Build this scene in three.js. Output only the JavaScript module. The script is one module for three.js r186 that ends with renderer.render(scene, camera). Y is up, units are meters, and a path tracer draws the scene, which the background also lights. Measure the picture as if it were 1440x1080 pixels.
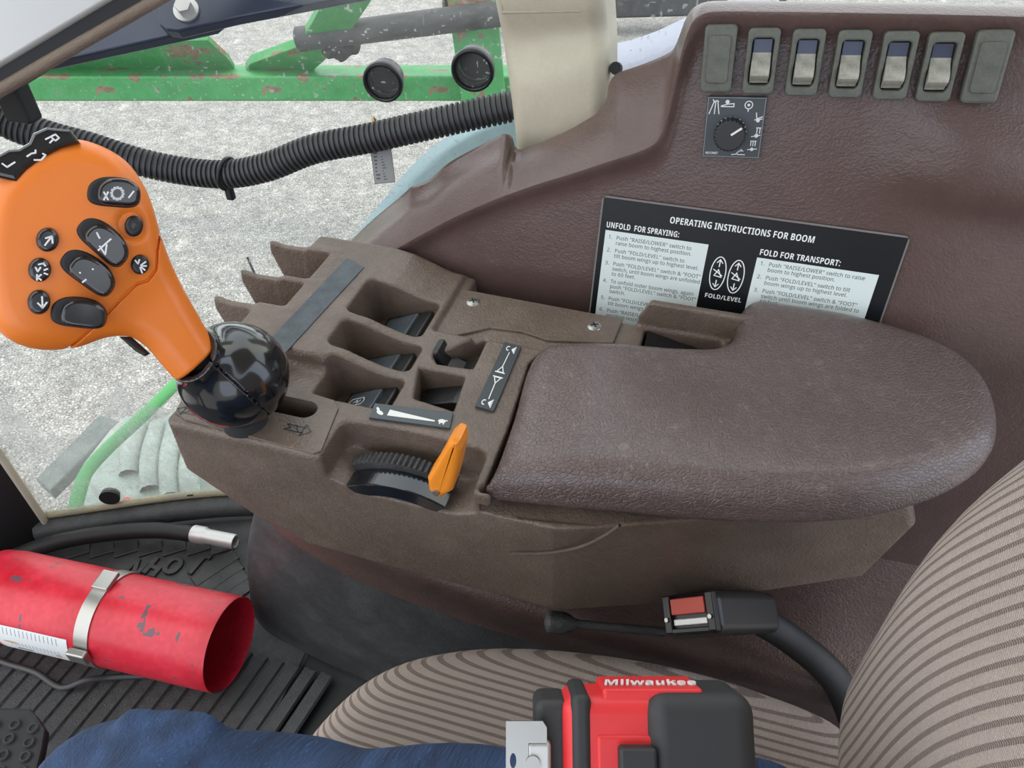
import * as THREE from 'three';
import { RoundedBoxGeometry } from 'three/addons/geometries/RoundedBoxGeometry.js';
import { TextGeometry } from 'three/addons/geometries/TextGeometry.js';
import { FontLoader } from 'three/addons/loaders/FontLoader.js';
import { mergeGeometries } from 'three/addons/utils/BufferGeometryUtils.js';

// ---------- camera, sky, sun, exposure ----------
const scene = new THREE.Scene();
const F = 1040, PITCH = 42 * Math.PI / 180, YAW = 16 * Math.PI / 180;
const CAM = new THREE.Vector3(0, 1.09, 0);
const camera = new THREE.PerspectiveCamera(2 * Math.atan(540 / F) * 180 / Math.PI, 4 / 3, 0.02, 200);
camera.rotation.order = 'YXZ'; camera.rotation.set(-PITCH, YAW, 0); camera.position.copy(CAM); scene.add(camera);
const renderer = new THREE.WebGLRenderer(); renderer.toneMapping = THREE.LinearToneMapping;
renderer.toneMappingExposure = 1.0; renderer.shadowMap.enabled = true;
{ // bright, thinly clouded sky
  const w = 256, h = 128, d = new Float32Array(w * h * 4);
  for (let j = 0; j < h; j++) for (let i = 0; i < w; i++) {
    const el = (j / h - 0.5) * Math.PI, az = i / w * 2 * Math.PI, k = (j * w + i) * 4;
    const c = Math.cos(el), X = c * Math.cos(az), Z = c * Math.sin(az), Y = Math.sin(el);
    const n = 0.5 + 0.2 * Math.sin(2.1 * X + 1.7 * Z + 2 * Y) + 0.12 * Math.sin(4.3 * Z - 3.1 * X + 1 + 2 * Y) + 0.06 * Math.sin(8 * X + 7 * Z);
    const m = Math.min(1, Math.max(0, (n - 0.25) / 0.5)), s = 2.35;
    d[k] = s * (0.76 + 0.34 * m); d[k + 1] = s * (0.86 + 0.22 * m); d[k + 2] = s * (1.04 + 0.0 * m); d[k + 3] = 1;
  }
  const t = new THREE.DataTexture(d, w, h, THREE.RGBAFormat, THREE.FloatType);
  t.mapping = THREE.EquirectangularReflectionMapping; t.magFilter = THREE.LinearFilter; t.needsUpdate = true;
  scene.background = t; scene.environment = t;
}
const sun = new THREE.DirectionalLight(0xfff2e0, 1.1); sun.position.set(5, 9, 0.4); sun.castShadow = true; sun.shadow.radius = 16;
sun.shadow.mapSize.set(2048, 2048);
Object.assign(sun.shadow.camera, { left: -12, right: 12, top: 12, bottom: -12, near: 0.1, far: 40 }); scene.add(sun);

// ---------- helpers ----------
const V = (x, y, z) => new THREE.Vector3(x, y, z);
function ray(px, py) {
  const a = (px - 720) / F, b = -(py - 540) / F, up = b * Math.cos(PITCH) - Math.sin(PITCH), fw = Math.cos(PITCH) + b * Math.sin(PITCH);
  return V(a * Math.cos(YAW) - fw * Math.sin(YAW), up, -a * Math.sin(YAW) - fw * Math.cos(YAW));
}
const atY = (px, py, h) => { const r = ray(px, py); return CAM.clone().addScaledVector(r, (h - CAM.y) / r.y); };
const atZ = (px, py, z) => { const r = ray(px, py); return CAM.clone().addScaledVector(r, (z - CAM.z) / r.z); };
const atP = (px, py, o, n) => { const r = ray(px, py); return CAM.clone().addScaledVector(r, o.clone().sub(CAM).dot(n) / r.dot(n)); };
let seed = 7; const rnd = () => { seed = (seed * 1664525 + 1013904223) >>> 0; return seed / 4294967296; };
const taken = {};
function numbered(n) { const k = taken[n] = (taken[n] ?? -1) + 1; return k ? n + '_' + String(k).padStart(3, '0') : n; }
function shade(o) { o.traverse((m) => { if (m.isMesh) { m.castShadow = true; m.receiveShadow = true; } }); return o; }
function mesh(name, geo, mat, parent) { const m = new THREE.Mesh(geo, mat); m.name = name; m.castShadow = m.receiveShadow = true; parent.add(m); return m; }
function thing(name, label, category, group) { const g = new THREE.Group(); g.name = numbered(name); g.userData = { label, category }; if (group) g.userData.group = group; scene.add(g); return g; }
function solo(name, label, category, geo, mat, group) { const m = mesh(numbered(name), geo, mat, scene); m.userData = { label, category }; if (group) m.userData.group = group; return m; }
function struct(name, label, geo, mat) { const m = mesh(name, geo, mat, scene); m.userData = { kind: 'structure', label, category: name.split('_')[0] }; return m; }
const smooth = (a, b, x) => { const t = Math.min(1, Math.max(0, (x - a) / (b - a))); return t * t * (3 - 2 * t); };
// value noise
const hash = (x, y) => { let h = (x * 374761393 + y * 668265263) | 0; h = Math.imul(h ^ (h >>> 13), 1274126177); return ((h ^ (h >>> 16)) >>> 0) / 4294967296; };
function noise(x, y, per = 1 << 20) {
  const xi = Math.floor(x), yi = Math.floor(y), fx = x - xi, fy = y - yi, u = fx * fx * (3 - 2 * fx), v = fy * fy * (3 - 2 * fy), m = (q) => ((q % per) + per) % per;
  const a = hash(m(xi), m(yi)), b = hash(m(xi + 1), m(yi)), c = hash(m(xi), m(yi + 1)), d = hash(m(xi + 1), m(yi + 1));
  return a + (b - a) * u + (c - a) * v + (a - b - c + d) * u * v;
}
function tex(n, f, srgb, rep) { // f(u,v) -> [r,g,b] 0..1
  const d = new Uint8Array(n * n * 4);
  for (let j = 0; j < n; j++) for (let i = 0; i < n; i++) { const c = f(i / n, j / n), k = (j * n + i) * 4; d[k] = 255 * c[0]; d[k + 1] = 255 * c[1]; d[k + 2] = 255 * c[2]; d[k + 3] = 255; }
  const t = new THREE.DataTexture(d, n, n); t.wrapS = t.wrapT = THREE.RepeatWrapping; t.magFilter = THREE.LinearFilter; t.minFilter = THREE.LinearMipmapLinearFilter; t.generateMipmaps = true;
  if (srgb) t.colorSpace = THREE.SRGBColorSpace; if (rep) t.repeat.set(rep, rep); t.needsUpdate = true; return t;
}
function canvasTex(w, h, draw) { const c = document.createElement('canvas'); c.width = w; c.height = h; draw(c.getContext('2d'), w, h); const t = new THREE.CanvasTexture(c); t.colorSpace = THREE.SRGBColorSpace; return t; }
function voro(u, v, n) { // distance to cell border, periodic
  const x = u * n, y = v * n, xi = Math.floor(x), yi = Math.floor(y); let a = 9, b = 9;
  for (let j = -1; j < 2; j++) for (let i = -1; i < 2; i++) {
    const cx = ((xi + i) % n + n) % n, cy = ((yi + j) % n + n) % n, dx = xi + i + hash(cx, cy) - x, dy = yi + j + hash(cx + 91, cy + 57) - y, d = Math.sqrt(dx * dx + dy * dy);
    if (d < a) { b = a; a = d; } else if (d < b) b = d;
  } return b - a;
}
const boxUV = (g) => { // uv in metres
  if (g.index) g = g.toNonIndexed(); const p = g.attributes.position, n = g.attributes.normal, uv = new Float32Array(p.count * 2);
  for (let i = 0; i < p.count; i++) {
    const ax = Math.abs(n.getX(i)), ay = Math.abs(n.getY(i)), az = Math.abs(n.getZ(i));
    uv[2 * i] = ax > ay && ax > az ? p.getZ(i) : p.getX(i); uv[2 * i + 1] = ay >= ax && ay >= az ? p.getZ(i) : p.getY(i);
  } g.setAttribute('uv', new THREE.BufferAttribute(uv, 2)); return g;
};
// surface nets over a distance field
function nets(f, lo, hi, h, uvf) {
  const nx = Math.ceil((hi[0] - lo[0]) / h) + 1, ny = Math.ceil((hi[1] - lo[1]) / h) + 1, nz = Math.ceil((hi[2] - lo[2]) / h) + 1;
  const D = new Float32Array(nx * ny * nz), id = (i, j, k) => (k * ny + j) * nx + i;
  const Q = 6, far = h * Q * 0.87 * 1.9; // blocks far from the surface take one sample
  for (let K = 0; K < nz; K += Q) for (let J = 0; J < ny; J += Q) for (let I0 = 0; I0 < nx; I0 += Q) {
    const c = f(lo[0] + (I0 + Q / 2) * h, lo[1] + (J + Q / 2) * h, lo[2] + (K + Q / 2) * h), skip = Math.abs(c) > far;
    for (let k = K; k < Math.min(nz, K + Q); k++) for (let j = J; j < Math.min(ny, J + Q); j++) for (let i = I0; i < Math.min(nx, I0 + Q); i++) D[id(i, j, k)] = skip ? c : f(lo[0] + i * h, lo[1] + j * h, lo[2] + k * h);
  }
  const idx = new Int32Array(nx * ny * nz).fill(-1), P = [], d = new Float32Array(8);
  for (let k = 0; k < nz - 1; k++) for (let j = 0; j < ny - 1; j++) for (let i = 0; i < nx - 1; i++) {
    let m = 0, sx = 0, sy = 0, sz = 0, c = 0;
    for (let q = 0; q < 8; q++) { d[q] = D[id(i + (q & 1), j + (q >> 1 & 1), k + (q >> 2))]; if (d[q] < 0) m |= 1 << q; }
    if (m === 0 || m === 255) continue;
    for (let a = 0; a < 8; a++) for (const bit of [1, 2, 4]) { const b = a | bit; if (b === a || (d[a] < 0) === (d[b] < 0)) continue; const t = d[a] / (d[a] - d[b]);
      sx += (a & 1) + (bit === 1 ? t : 0); sy += (a >> 1 & 1) + (bit === 2 ? t : 0); sz += (a >> 2) + (bit === 4 ? t : 0); c++; }
    idx[id(i, j, k)] = P.length / 3; P.push(lo[0] + (i + sx / c) * h, lo[1] + (j + sy / c) * h, lo[2] + (k + sz / c) * h);
  }
  const I = [], quad = (a, b, c, d, flip) => { if (a < 0 || b < 0 || c < 0 || d < 0) return; flip ? I.push(a, c, b, a, d, c) : I.push(a, b, c, a, c, d); };
  for (let k = 1; k < nz - 1; k++) for (let j = 1; j < ny - 1; j++) for (let i = 1; i < nx - 1; i++) {
    const s = D[id(i, j, k)] < 0;
    if (s !== D[id(i + 1, j, k)] < 0) quad(idx[id(i, j - 1, k - 1)], idx[id(i, j, k - 1)], idx[id(i, j, k)], idx[id(i, j - 1, k)], !s);
    if (s !== D[id(i, j + 1, k)] < 0) quad(idx[id(i - 1, j, k - 1)], idx[id(i - 1, j, k)], idx[id(i, j, k)], idx[id(i, j, k - 1)], !s);
    if (s !== D[id(i, j, k + 1)] < 0) quad(idx[id(i - 1, j - 1, k)], idx[id(i, j - 1, k)], idx[id(i, j, k)], idx[id(i - 1, j, k)], !s);
  }
  const n = P.length / 3, N = new Float32Array(n * 3), UV = new Float32Array(n * 2), e = h * 0.6;
  for (let i = 0; i < n; i++) {
    const x = P[3 * i], y = P[3 * i + 1], z = P[3 * i + 2];
    let a = f(x + e, y, z) - f(x - e, y, z), b = f(x, y + e, z) - f(x, y - e, z), c = f(x, y, z + e) - f(x, y, z - e); const l = Math.hypot(a, b, c) || 1;
    N[3 * i] = a / l; N[3 * i + 1] = b / l; N[3 * i + 2] = c / l;
    const q = uvf ? uvf(x, y, z) : [x, z - y]; UV[2 * i] = q[0]; UV[2 * i + 1] = q[1];
  }
  const g = new THREE.BufferGeometry(); g.setAttribute('position', new THREE.BufferAttribute(new Float32Array(P), 3)); g.setAttribute('normal', new THREE.BufferAttribute(N, 3)); g.setAttribute('uv', new THREE.BufferAttribute(UV, 2)); g.setIndex(I); return g;
}
function sdPoly(p, x, y) {
  let d = 1e9, s = 1;
  for (let i = 0, j = p.length - 1; i < p.length; j = i++) {
    const ex = p[j][0] - p[i][0], ey = p[j][1] - p[i][1], wx = x - p[i][0], wy = y - p[i][1], t = Math.min(1, Math.max(0, (wx * ex + wy * ey) / (ex * ex + ey * ey))), bx = wx - ex * t, by = wy - ey * t;
    d = Math.min(d, bx * bx + by * by);
    const c1 = y >= p[i][1], c2 = y < p[j][1], c3 = ex * wy > ey * wx; if ((c1 && c2 && c3) || (!c1 && !c2 && !c3)) s = -s;
  } return s * Math.sqrt(d);
}
const ext = (d2, w, half, r) => { const a = d2 + r, b = Math.abs(w) - half + r; return Math.min(Math.max(a, b), 0) + Math.hypot(Math.max(a, 0), Math.max(b, 0)) - r; };
const sdBox = (x, y, z, b, r) => { const X = Math.abs(x - (b[0] + b[1]) / 2) - (b[1] - b[0]) / 2 + r, Y = Math.abs(y - (b[2] + b[3]) / 2) - (b[3] - b[2]) / 2 + r, Z = Math.abs(z - (b[4] + b[5]) / 2) - (b[5] - b[4]) / 2 + r;
  return Math.min(Math.max(X, Y, Z), 0) + Math.hypot(Math.max(X, 0), Math.max(Y, 0), Math.max(Z, 0)) - r; };
const smin = (a, b, k) => { const h = Math.max(k - Math.abs(a - b), 0) / k; return Math.min(a, b) - h * h * k / 4; };
const smax = (a, b, k) => -smin(-a, -b, k);
const sdCap = (x, y, z, a, b, ra, rb) => { const bx = b.x - a.x, by = b.y - a.y, bz = b.z - a.z, t = Math.min(1, Math.max(0, ((x - a.x) * bx + (y - a.y) * by + (z - a.z) * bz) / (bx * bx + by * by + bz * bz))); return Math.hypot(x - a.x - bx * t, y - a.y - by * t, z - a.z - bz * t) - (ra + (rb - ra) * t); };
function spline(p, n) { // closed smooth polygon
  const c = new THREE.CatmullRomCurve3(p.map((q) => V(q[0], q[1], 0)), true, 'centripetal'); return c.getPoints(n).slice(0, -1).map((q) => [q.x, q.y]);
}
function sweep(pts, rad, seg, rs, uvLen = 1) { // tube with radius along its length
  const c = new THREE.CatmullRomCurve3(pts), L = c.getLength(), fr = c.computeFrenetFrames(seg, false), P = [], U = [], I = [];
  for (let i = 0; i <= seg; i++) { const u = i / seg, q = c.getPointAt(u), r = rad(u * L, u); for (let j = 0; j <= rs; j++) { const a = j / rs * 2 * Math.PI, p = q.clone().addScaledVector(fr.normals[i], Math.cos(a) * r).addScaledVector(fr.binormals[i], Math.sin(a) * r); P.push(p.x, p.y, p.z); U.push(u * L, j / rs * 0.1); } }
  for (let i = 0; i < seg; i++) for (let j = 0; j < rs; j++) { const a = i * (rs + 1) + j, b = a + rs + 1; I.push(a, a + 1, b, b, a + 1, b + 1); }
  const g = new THREE.BufferGeometry(); g.setAttribute('position', new THREE.Float32BufferAttribute(P, 3)); g.setAttribute('uv', new THREE.Float32BufferAttribute(U, 2)); g.setIndex(I); g.computeVertexNormals(); return g;
}
function grid(rows, uvf) { // rows of points -> smooth sheet
  const P = [], U = [], I = [], n = rows[0].length;
  rows.forEach((r) => r.forEach((p) => { P.push(p.x, p.y, p.z); const q = uvf ? uvf(p) : [p.x, p.y - p.z]; U.push(q[0], q[1]); }));
  for (let i = 0; i < rows.length - 1; i++) for (let j = 0; j < n - 1; j++) { const a = i * n + j, b = a + n; I.push(a, a + 1, b, b, a + 1, b + 1); }
  const g = new THREE.BufferGeometry(); g.setAttribute('position', new THREE.Float32BufferAttribute(P, 3)); g.setAttribute('uv', new THREE.Float32BufferAttribute(U, 2)); g.setIndex(I); g.computeVertexNormals(); return g;
}
function prism(poly, depth, bevel = 0, holes = [], seg = 2) { // poly in XY, extruded +Z from 0
  const s = new THREE.Shape(poly.map((p) => new THREE.Vector2(p[0], p[1]))); for (const h of holes) s.holes.push(new THREE.Path(h.map((p) => new THREE.Vector2(p[0], p[1]))));
  const g = new THREE.ExtrudeGeometry(s, { depth: depth - 2 * bevel, bevelEnabled: bevel > 0, bevelSize: bevel, bevelThickness: bevel, bevelOffset: -bevel, bevelSegments: seg, curveSegments: 12 }); g.translate(0, 0, bevel); return g;
}
function planPrism(pts, y0, y1, bevel = 0, holes = []) { const f = (p) => [p.x, -p.z]; const g = prism(pts.map(f), y1 - y0, bevel, holes.map((h) => h.map(f))); g.rotateX(-Math.PI / 2); g.translate(0, y0, 0); return boxUV(g); } // outline in plan
function beam(a, b, w, h, up = V(0, 1, 0), r = 0.01) { // rounded bar from a to b; w across, h along up
  const L = a.distanceTo(b), g = new RoundedBoxGeometry(L, h, w, 2, Math.min(r, w / 2.1, h / 2.1)), X = b.clone().sub(a).normalize(), Z = X.clone().cross(up).normalize(), Y = Z.clone().cross(X);
  const q = boxUV(g); q.applyMatrix4(new THREE.Matrix4().makeBasis(X, Y, Z).setPosition(a.clone().add(b).multiplyScalar(0.5))); return q;
}
function rod(a, b, r, r2 = r, n = 20) { const g = new THREE.CylinderGeometry(r2, r, a.distanceTo(b), n); g.applyQuaternion(new THREE.Quaternion().setFromUnitVectors(V(0, 1, 0), b.clone().sub(a).normalize())); g.translate((a.x + b.x) / 2, (a.y + b.y) / 2, (a.z + b.z) / 2); return g; }
function strokes(lines, w) { // flat printed lines in XY
  const P = []; for (const l of lines) for (let i = 0; i < l.length - 1; i++) { const [x0, y0] = l[i], [x1, y1] = l[i + 1], L = Math.hypot(x1 - x0, y1 - y0) || 1, nx = -(y1 - y0) / L * w / 2, ny = (x1 - x0) / L * w / 2, ex = (x1 - x0) / L * w / 4, ey = (y1 - y0) / L * w / 4;
    const a = [x0 + nx - ex, y0 + ny - ey], b = [x0 - nx - ex, y0 - ny - ey], c = [x1 - nx + ex, y1 - ny + ey], d = [x1 + nx + ex, y1 + ny + ey]; for (const q of [a, b, c, a, c, d]) P.push(q[0], q[1], 0); }
  const g = new THREE.BufferGeometry(); g.setAttribute('position', new THREE.Float32BufferAttribute(P, 3)); g.setAttribute('uv', new THREE.Float32BufferAttribute(new Float32Array(P.length / 3 * 2), 2)); g.computeVertexNormals(); return g;
}
const circ = (x, y, r, n = 14, a0 = 0, a1 = 2 * Math.PI) => Array.from({ length: n + 1 }, (_, i) => [x + r * Math.cos(a0 + (a1 - a0) * i / n), y + r * Math.sin(a0 + (a1 - a0) * i / n)]);

const font = await new FontLoader().loadAsync('fonts/droid/droid_sans_bold.typeface.json');
// ---------- materials ----------
const lin = (r, g, b) => new THREE.Color().setRGB(r, g, b);
const grainT = tex(512, (u, v) => { const n = 0.5 * noise(u * 160, v * 160, 160) + 0.3 * noise(u * 64, v * 64, 64) + 0.2 * noise(u * 256, v * 256, 256); return [n, n, n]; }, false, 5);
const leatherT = tex(1024, (u, v) => { const w = 0.03 * (noise(u * 14, v * 14, 14) - 0.5) + 0.012 * (noise(u * 40, v * 40, 40) - 0.5); const c = Math.min(1, voro(((u + w) % 1 + 1) % 1, ((v - w) % 1 + 1) % 1, 34) * 3), n = noise(u * 200, v * 200, 200); const q = 0.75 * Math.sqrt(c) + 0.25 * n; return [q, q, q]; }, false, 7.5);
const padT = tex(1024, (u, v) => { const w = 0.03 * (noise(u * 14, v * 14, 14) - 0.5) + 0.012 * (noise(u * 40, v * 40, 40) - 0.5), c = Math.min(1, voro(((u + w) % 1 + 1) % 1, ((v - w) % 1 + 1) % 1, 34) * 5), n = 0.5 * noise(u * 12, v * 12, 12) + 0.5 * noise(u * 150, v * 150, 150), k = 0.06 * (1 - c) * noise(u * 30 + 3, v * 30, 30) * 2 + 0.05 * n; return [0.375 + k, 0.315 + k, 0.3 + k]; }, true, 7.5);
const wearT = (a, b, sc) => tex(512, (u, v) => { let n = 0.45 * noise(u * 8, v * 8, 8) + 0.3 * noise(u * 30, v * 30, 30) + 0.25 * noise(u * 120, v * 120, 120); const s = noise(u * 200 + 9, v * 200, 200) > 0.985 ? 0.5 : 0; n = Math.min(1, n + s); return [0, 1, 2].map((i) => a[i] + (b[i] - a[i]) * n); }, true, sc);
const plastic = (map, rough, bump = grainT, bs = 0.0006) => new THREE.MeshStandardMaterial({ map, roughness: rough, bumpMap: bump, bumpScale: bs });
const M = {
  wall: plastic(wearT([0.335, 0.265, 0.248], [0.395, 0.32, 0.302], 2.5), 0.3, grainT, 0.00035),
  console: plastic(wearT([0.37, 0.315, 0.275], [0.475, 0.42, 0.375], 5), 0.38),
  pad: new THREE.MeshPhysicalMaterial({ map: padT, roughness: 0.36, bumpMap: leatherT, bumpScale: 0.0011, clearcoat: 0.5, clearcoatRoughness: 0.3 }),
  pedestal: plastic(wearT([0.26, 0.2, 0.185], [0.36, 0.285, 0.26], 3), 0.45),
  black: new THREE.MeshStandardMaterial({ color: lin(0.012, 0.012, 0.013), roughness: 0.35 }),
  gloss: new THREE.MeshPhysicalMaterial({ color: lin(0.008, 0.009, 0.011), roughness: 0.16, clearcoat: 0.6, clearcoatRoughness: 0.08 }),
  rubber: plastic(wearT([0.17, 0.172, 0.175], [0.31, 0.31, 0.31], 4), 0.55),
  rubberDark: new THREE.MeshStandardMaterial({ color: lin(0.012, 0.012, 0.013), roughness: 0.6 }),
  hose: new THREE.MeshStandardMaterial({ color: lin(0.045, 0.046, 0.048), roughness: 0.5 }),
  orange: new THREE.MeshPhysicalMaterial({ color: lin(0.82, 0.2, 0.018), roughness: 0.38, clearcoat: 0.15, clearcoatRoughness: 0.3 }),
  lever: new THREE.MeshStandardMaterial({ color: lin(0.85, 0.27, 0.02), roughness: 0.35 }),
  beige: plastic(wearT([0.72, 0.69, 0.61], [0.78, 0.75, 0.67], 3), 0.45, grainT, 0.0002),
  switchGrey: plastic(wearT([0.3, 0.31, 0.28], [0.42, 0.43, 0.39], 14), 0.5, grainT, 0.0002),
  rocker: plastic(wearT([0.5, 0.5, 0.46], [0.74, 0.73, 0.68], 20), 0.45, grainT, 0.0002),
  white: new THREE.MeshStandardMaterial({ color: lin(0.8, 0.8, 0.8), roughness: 0.6 }),
  label: plastic(wearT([0.2, 0.23, 0.25], [0.33, 0.36, 0.38], 14), 0.35, grainT, 0.00005),
  steel: new THREE.MeshStandardMaterial({ color: lin(0.42, 0.41, 0.38), roughness: 0.36, metalness: 0.9 }),
  zinc: new THREE.MeshStandardMaterial({ color: lin(0.62, 0.62, 0.6), roughness: 0.45, metalness: 0.6 }),
  red: plastic(tex(512, (u, v) => { const n = noise(u * 8, v * 8, 8), f = noise(u * 60, v * 60, 60), sc = noise(u * 11 + 3, v * 22, 22) * 0.8 + 0.2 * f; if (sc > 0.84) return [0.42, 0.3, 0.34]; const k = 0.08 * n + 0.05 * f; return [0.74 + k, 0.09 + k, 0.16 + k]; }, true, 3), 0.33, grainT, 0.0001),
  tapeRed: new THREE.MeshStandardMaterial({ color: lin(0.74, 0.035, 0.04), roughness: 0.42 }),
  tapeBlack: new THREE.MeshStandardMaterial({ color: lin(0.03, 0.031, 0.033), roughness: 0.6 }),
  buckleRed: new THREE.MeshStandardMaterial({ color: lin(0.6, 0.09, 0.06), roughness: 0.5 }),
  navy: new THREE.MeshStandardMaterial({ color: lin(0.05, 0.06, 0.095), roughness: 0.3, metalness: 0.2 }),
  frame: new THREE.MeshStandardMaterial({ color: lin(0.015, 0.015, 0.016), roughness: 0.6 }),
  fender: plastic(wearT([0.5, 0.6, 0.63], [0.6, 0.69, 0.71], 2), 0.5, grainT, 0.0002),
  fenderPale: plastic(wearT([0.66, 0.67, 0.75], [0.74, 0.75, 0.82], 2), 0.4, grainT, 0.0002),
  tank: plastic(wearT([0.5, 0.57, 0.54], [0.72, 0.76, 0.72], 3), 0.6, grainT, 0.0004),
  tyre: plastic(wearT([0.34, 0.37, 0.36], [0.52, 0.55, 0.53], 3), 0.8),
};
const greenT = tex(512, (u, v) => { const n = 0.6 * noise(u * 10, v * 10, 10) + 0.4 * noise(u * 40, v * 40, 40), s = noise(u * 220, v * 220, 220) > 0.9; if (n > 0.63) { const q = noise(u * 90, v * 90, 90); return [0.4 + 0.16 * q, 0.34 + 0.1 * q, 0.28 + 0.06 * q]; } return s ? [0.5, 0.64, 0.5] : [0.19 + 0.08 * n, 0.5 + 0.1 * n, 0.25 + 0.1 * n]; }, true, 1.2);
M.green = new THREE.MeshStandardMaterial({ map: greenT, roughness: 0.5 });
M.greenPlain = new THREE.MeshStandardMaterial({ color: lin(0.06, 0.33, 0.09), roughness: 0.5 });
const knit = (u, v, dark) => { const R = 8, t = (v * R) % 1, wdt = 0.38, st = Math.sin((u * 40 + Math.abs(t / wdt - 0.5)) * 6.283), sl = Math.sin((u * 56 + t * 1.5) * 6.283); return { groove: t < wdt, edge: smooth(0, 0.06, t) * (1 - smooth(wdt - 0.06, wdt, t)), st, sl, n: noise(u * 128, v * 128, 128) }; };
const fabT = (dark) => tex(512, (u, v) => { const k = knit(u, v, dark), A = [0.555, 0.495, 0.465], B = [0.755, 0.695, 0.655], m = 1 + (k.groove ? 0.13 * k.st : 0.07 * k.sl) + 0.14 * (k.n - 0.5); return [0, 1, 2].map((i) => Math.min(1, (B[i] + (A[i] - B[i]) * k.edge) * m)); }, true, 18);
const fabB = (dark) => tex(512, (u, v) => { const k = knit(u, v, dark), h = 0.7 - 0.45 * k.edge + 0.18 * (k.groove ? k.st : k.sl); return [h, h, h].map((x) => Math.max(0, Math.min(1, x))); }, false, 18);
M.seat = new THREE.MeshStandardMaterial({ map: fabT(true), bumpMap: fabB(true), bumpScale: 0.0016, roughness: 0.95 });
M.back = M.seat;
M.denim = new THREE.MeshStandardMaterial({ map: tex(512, (u, v) => { const tw = Math.sin((u + v) * 6.283 * 90) * 0.5 + 0.5, n = noise(u * 20, v * 20, 20), f = noise(u * 250, v * 250, 250); const k = 0.55 + 0.25 * tw * f + 0.3 * n + (f > 0.93 ? 0.35 : 0); return [0.19 * k + 0.03, 0.275 * k + 0.04, 0.41 * k + 0.06]; }, true, 6), bumpMap: grainT, bumpScale: 0.0008, roughness: 0.9 });
M.stitch = new THREE.MeshStandardMaterial({ color: lin(0.6, 0.36, 0.16), roughness: 0.8 });

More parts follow.
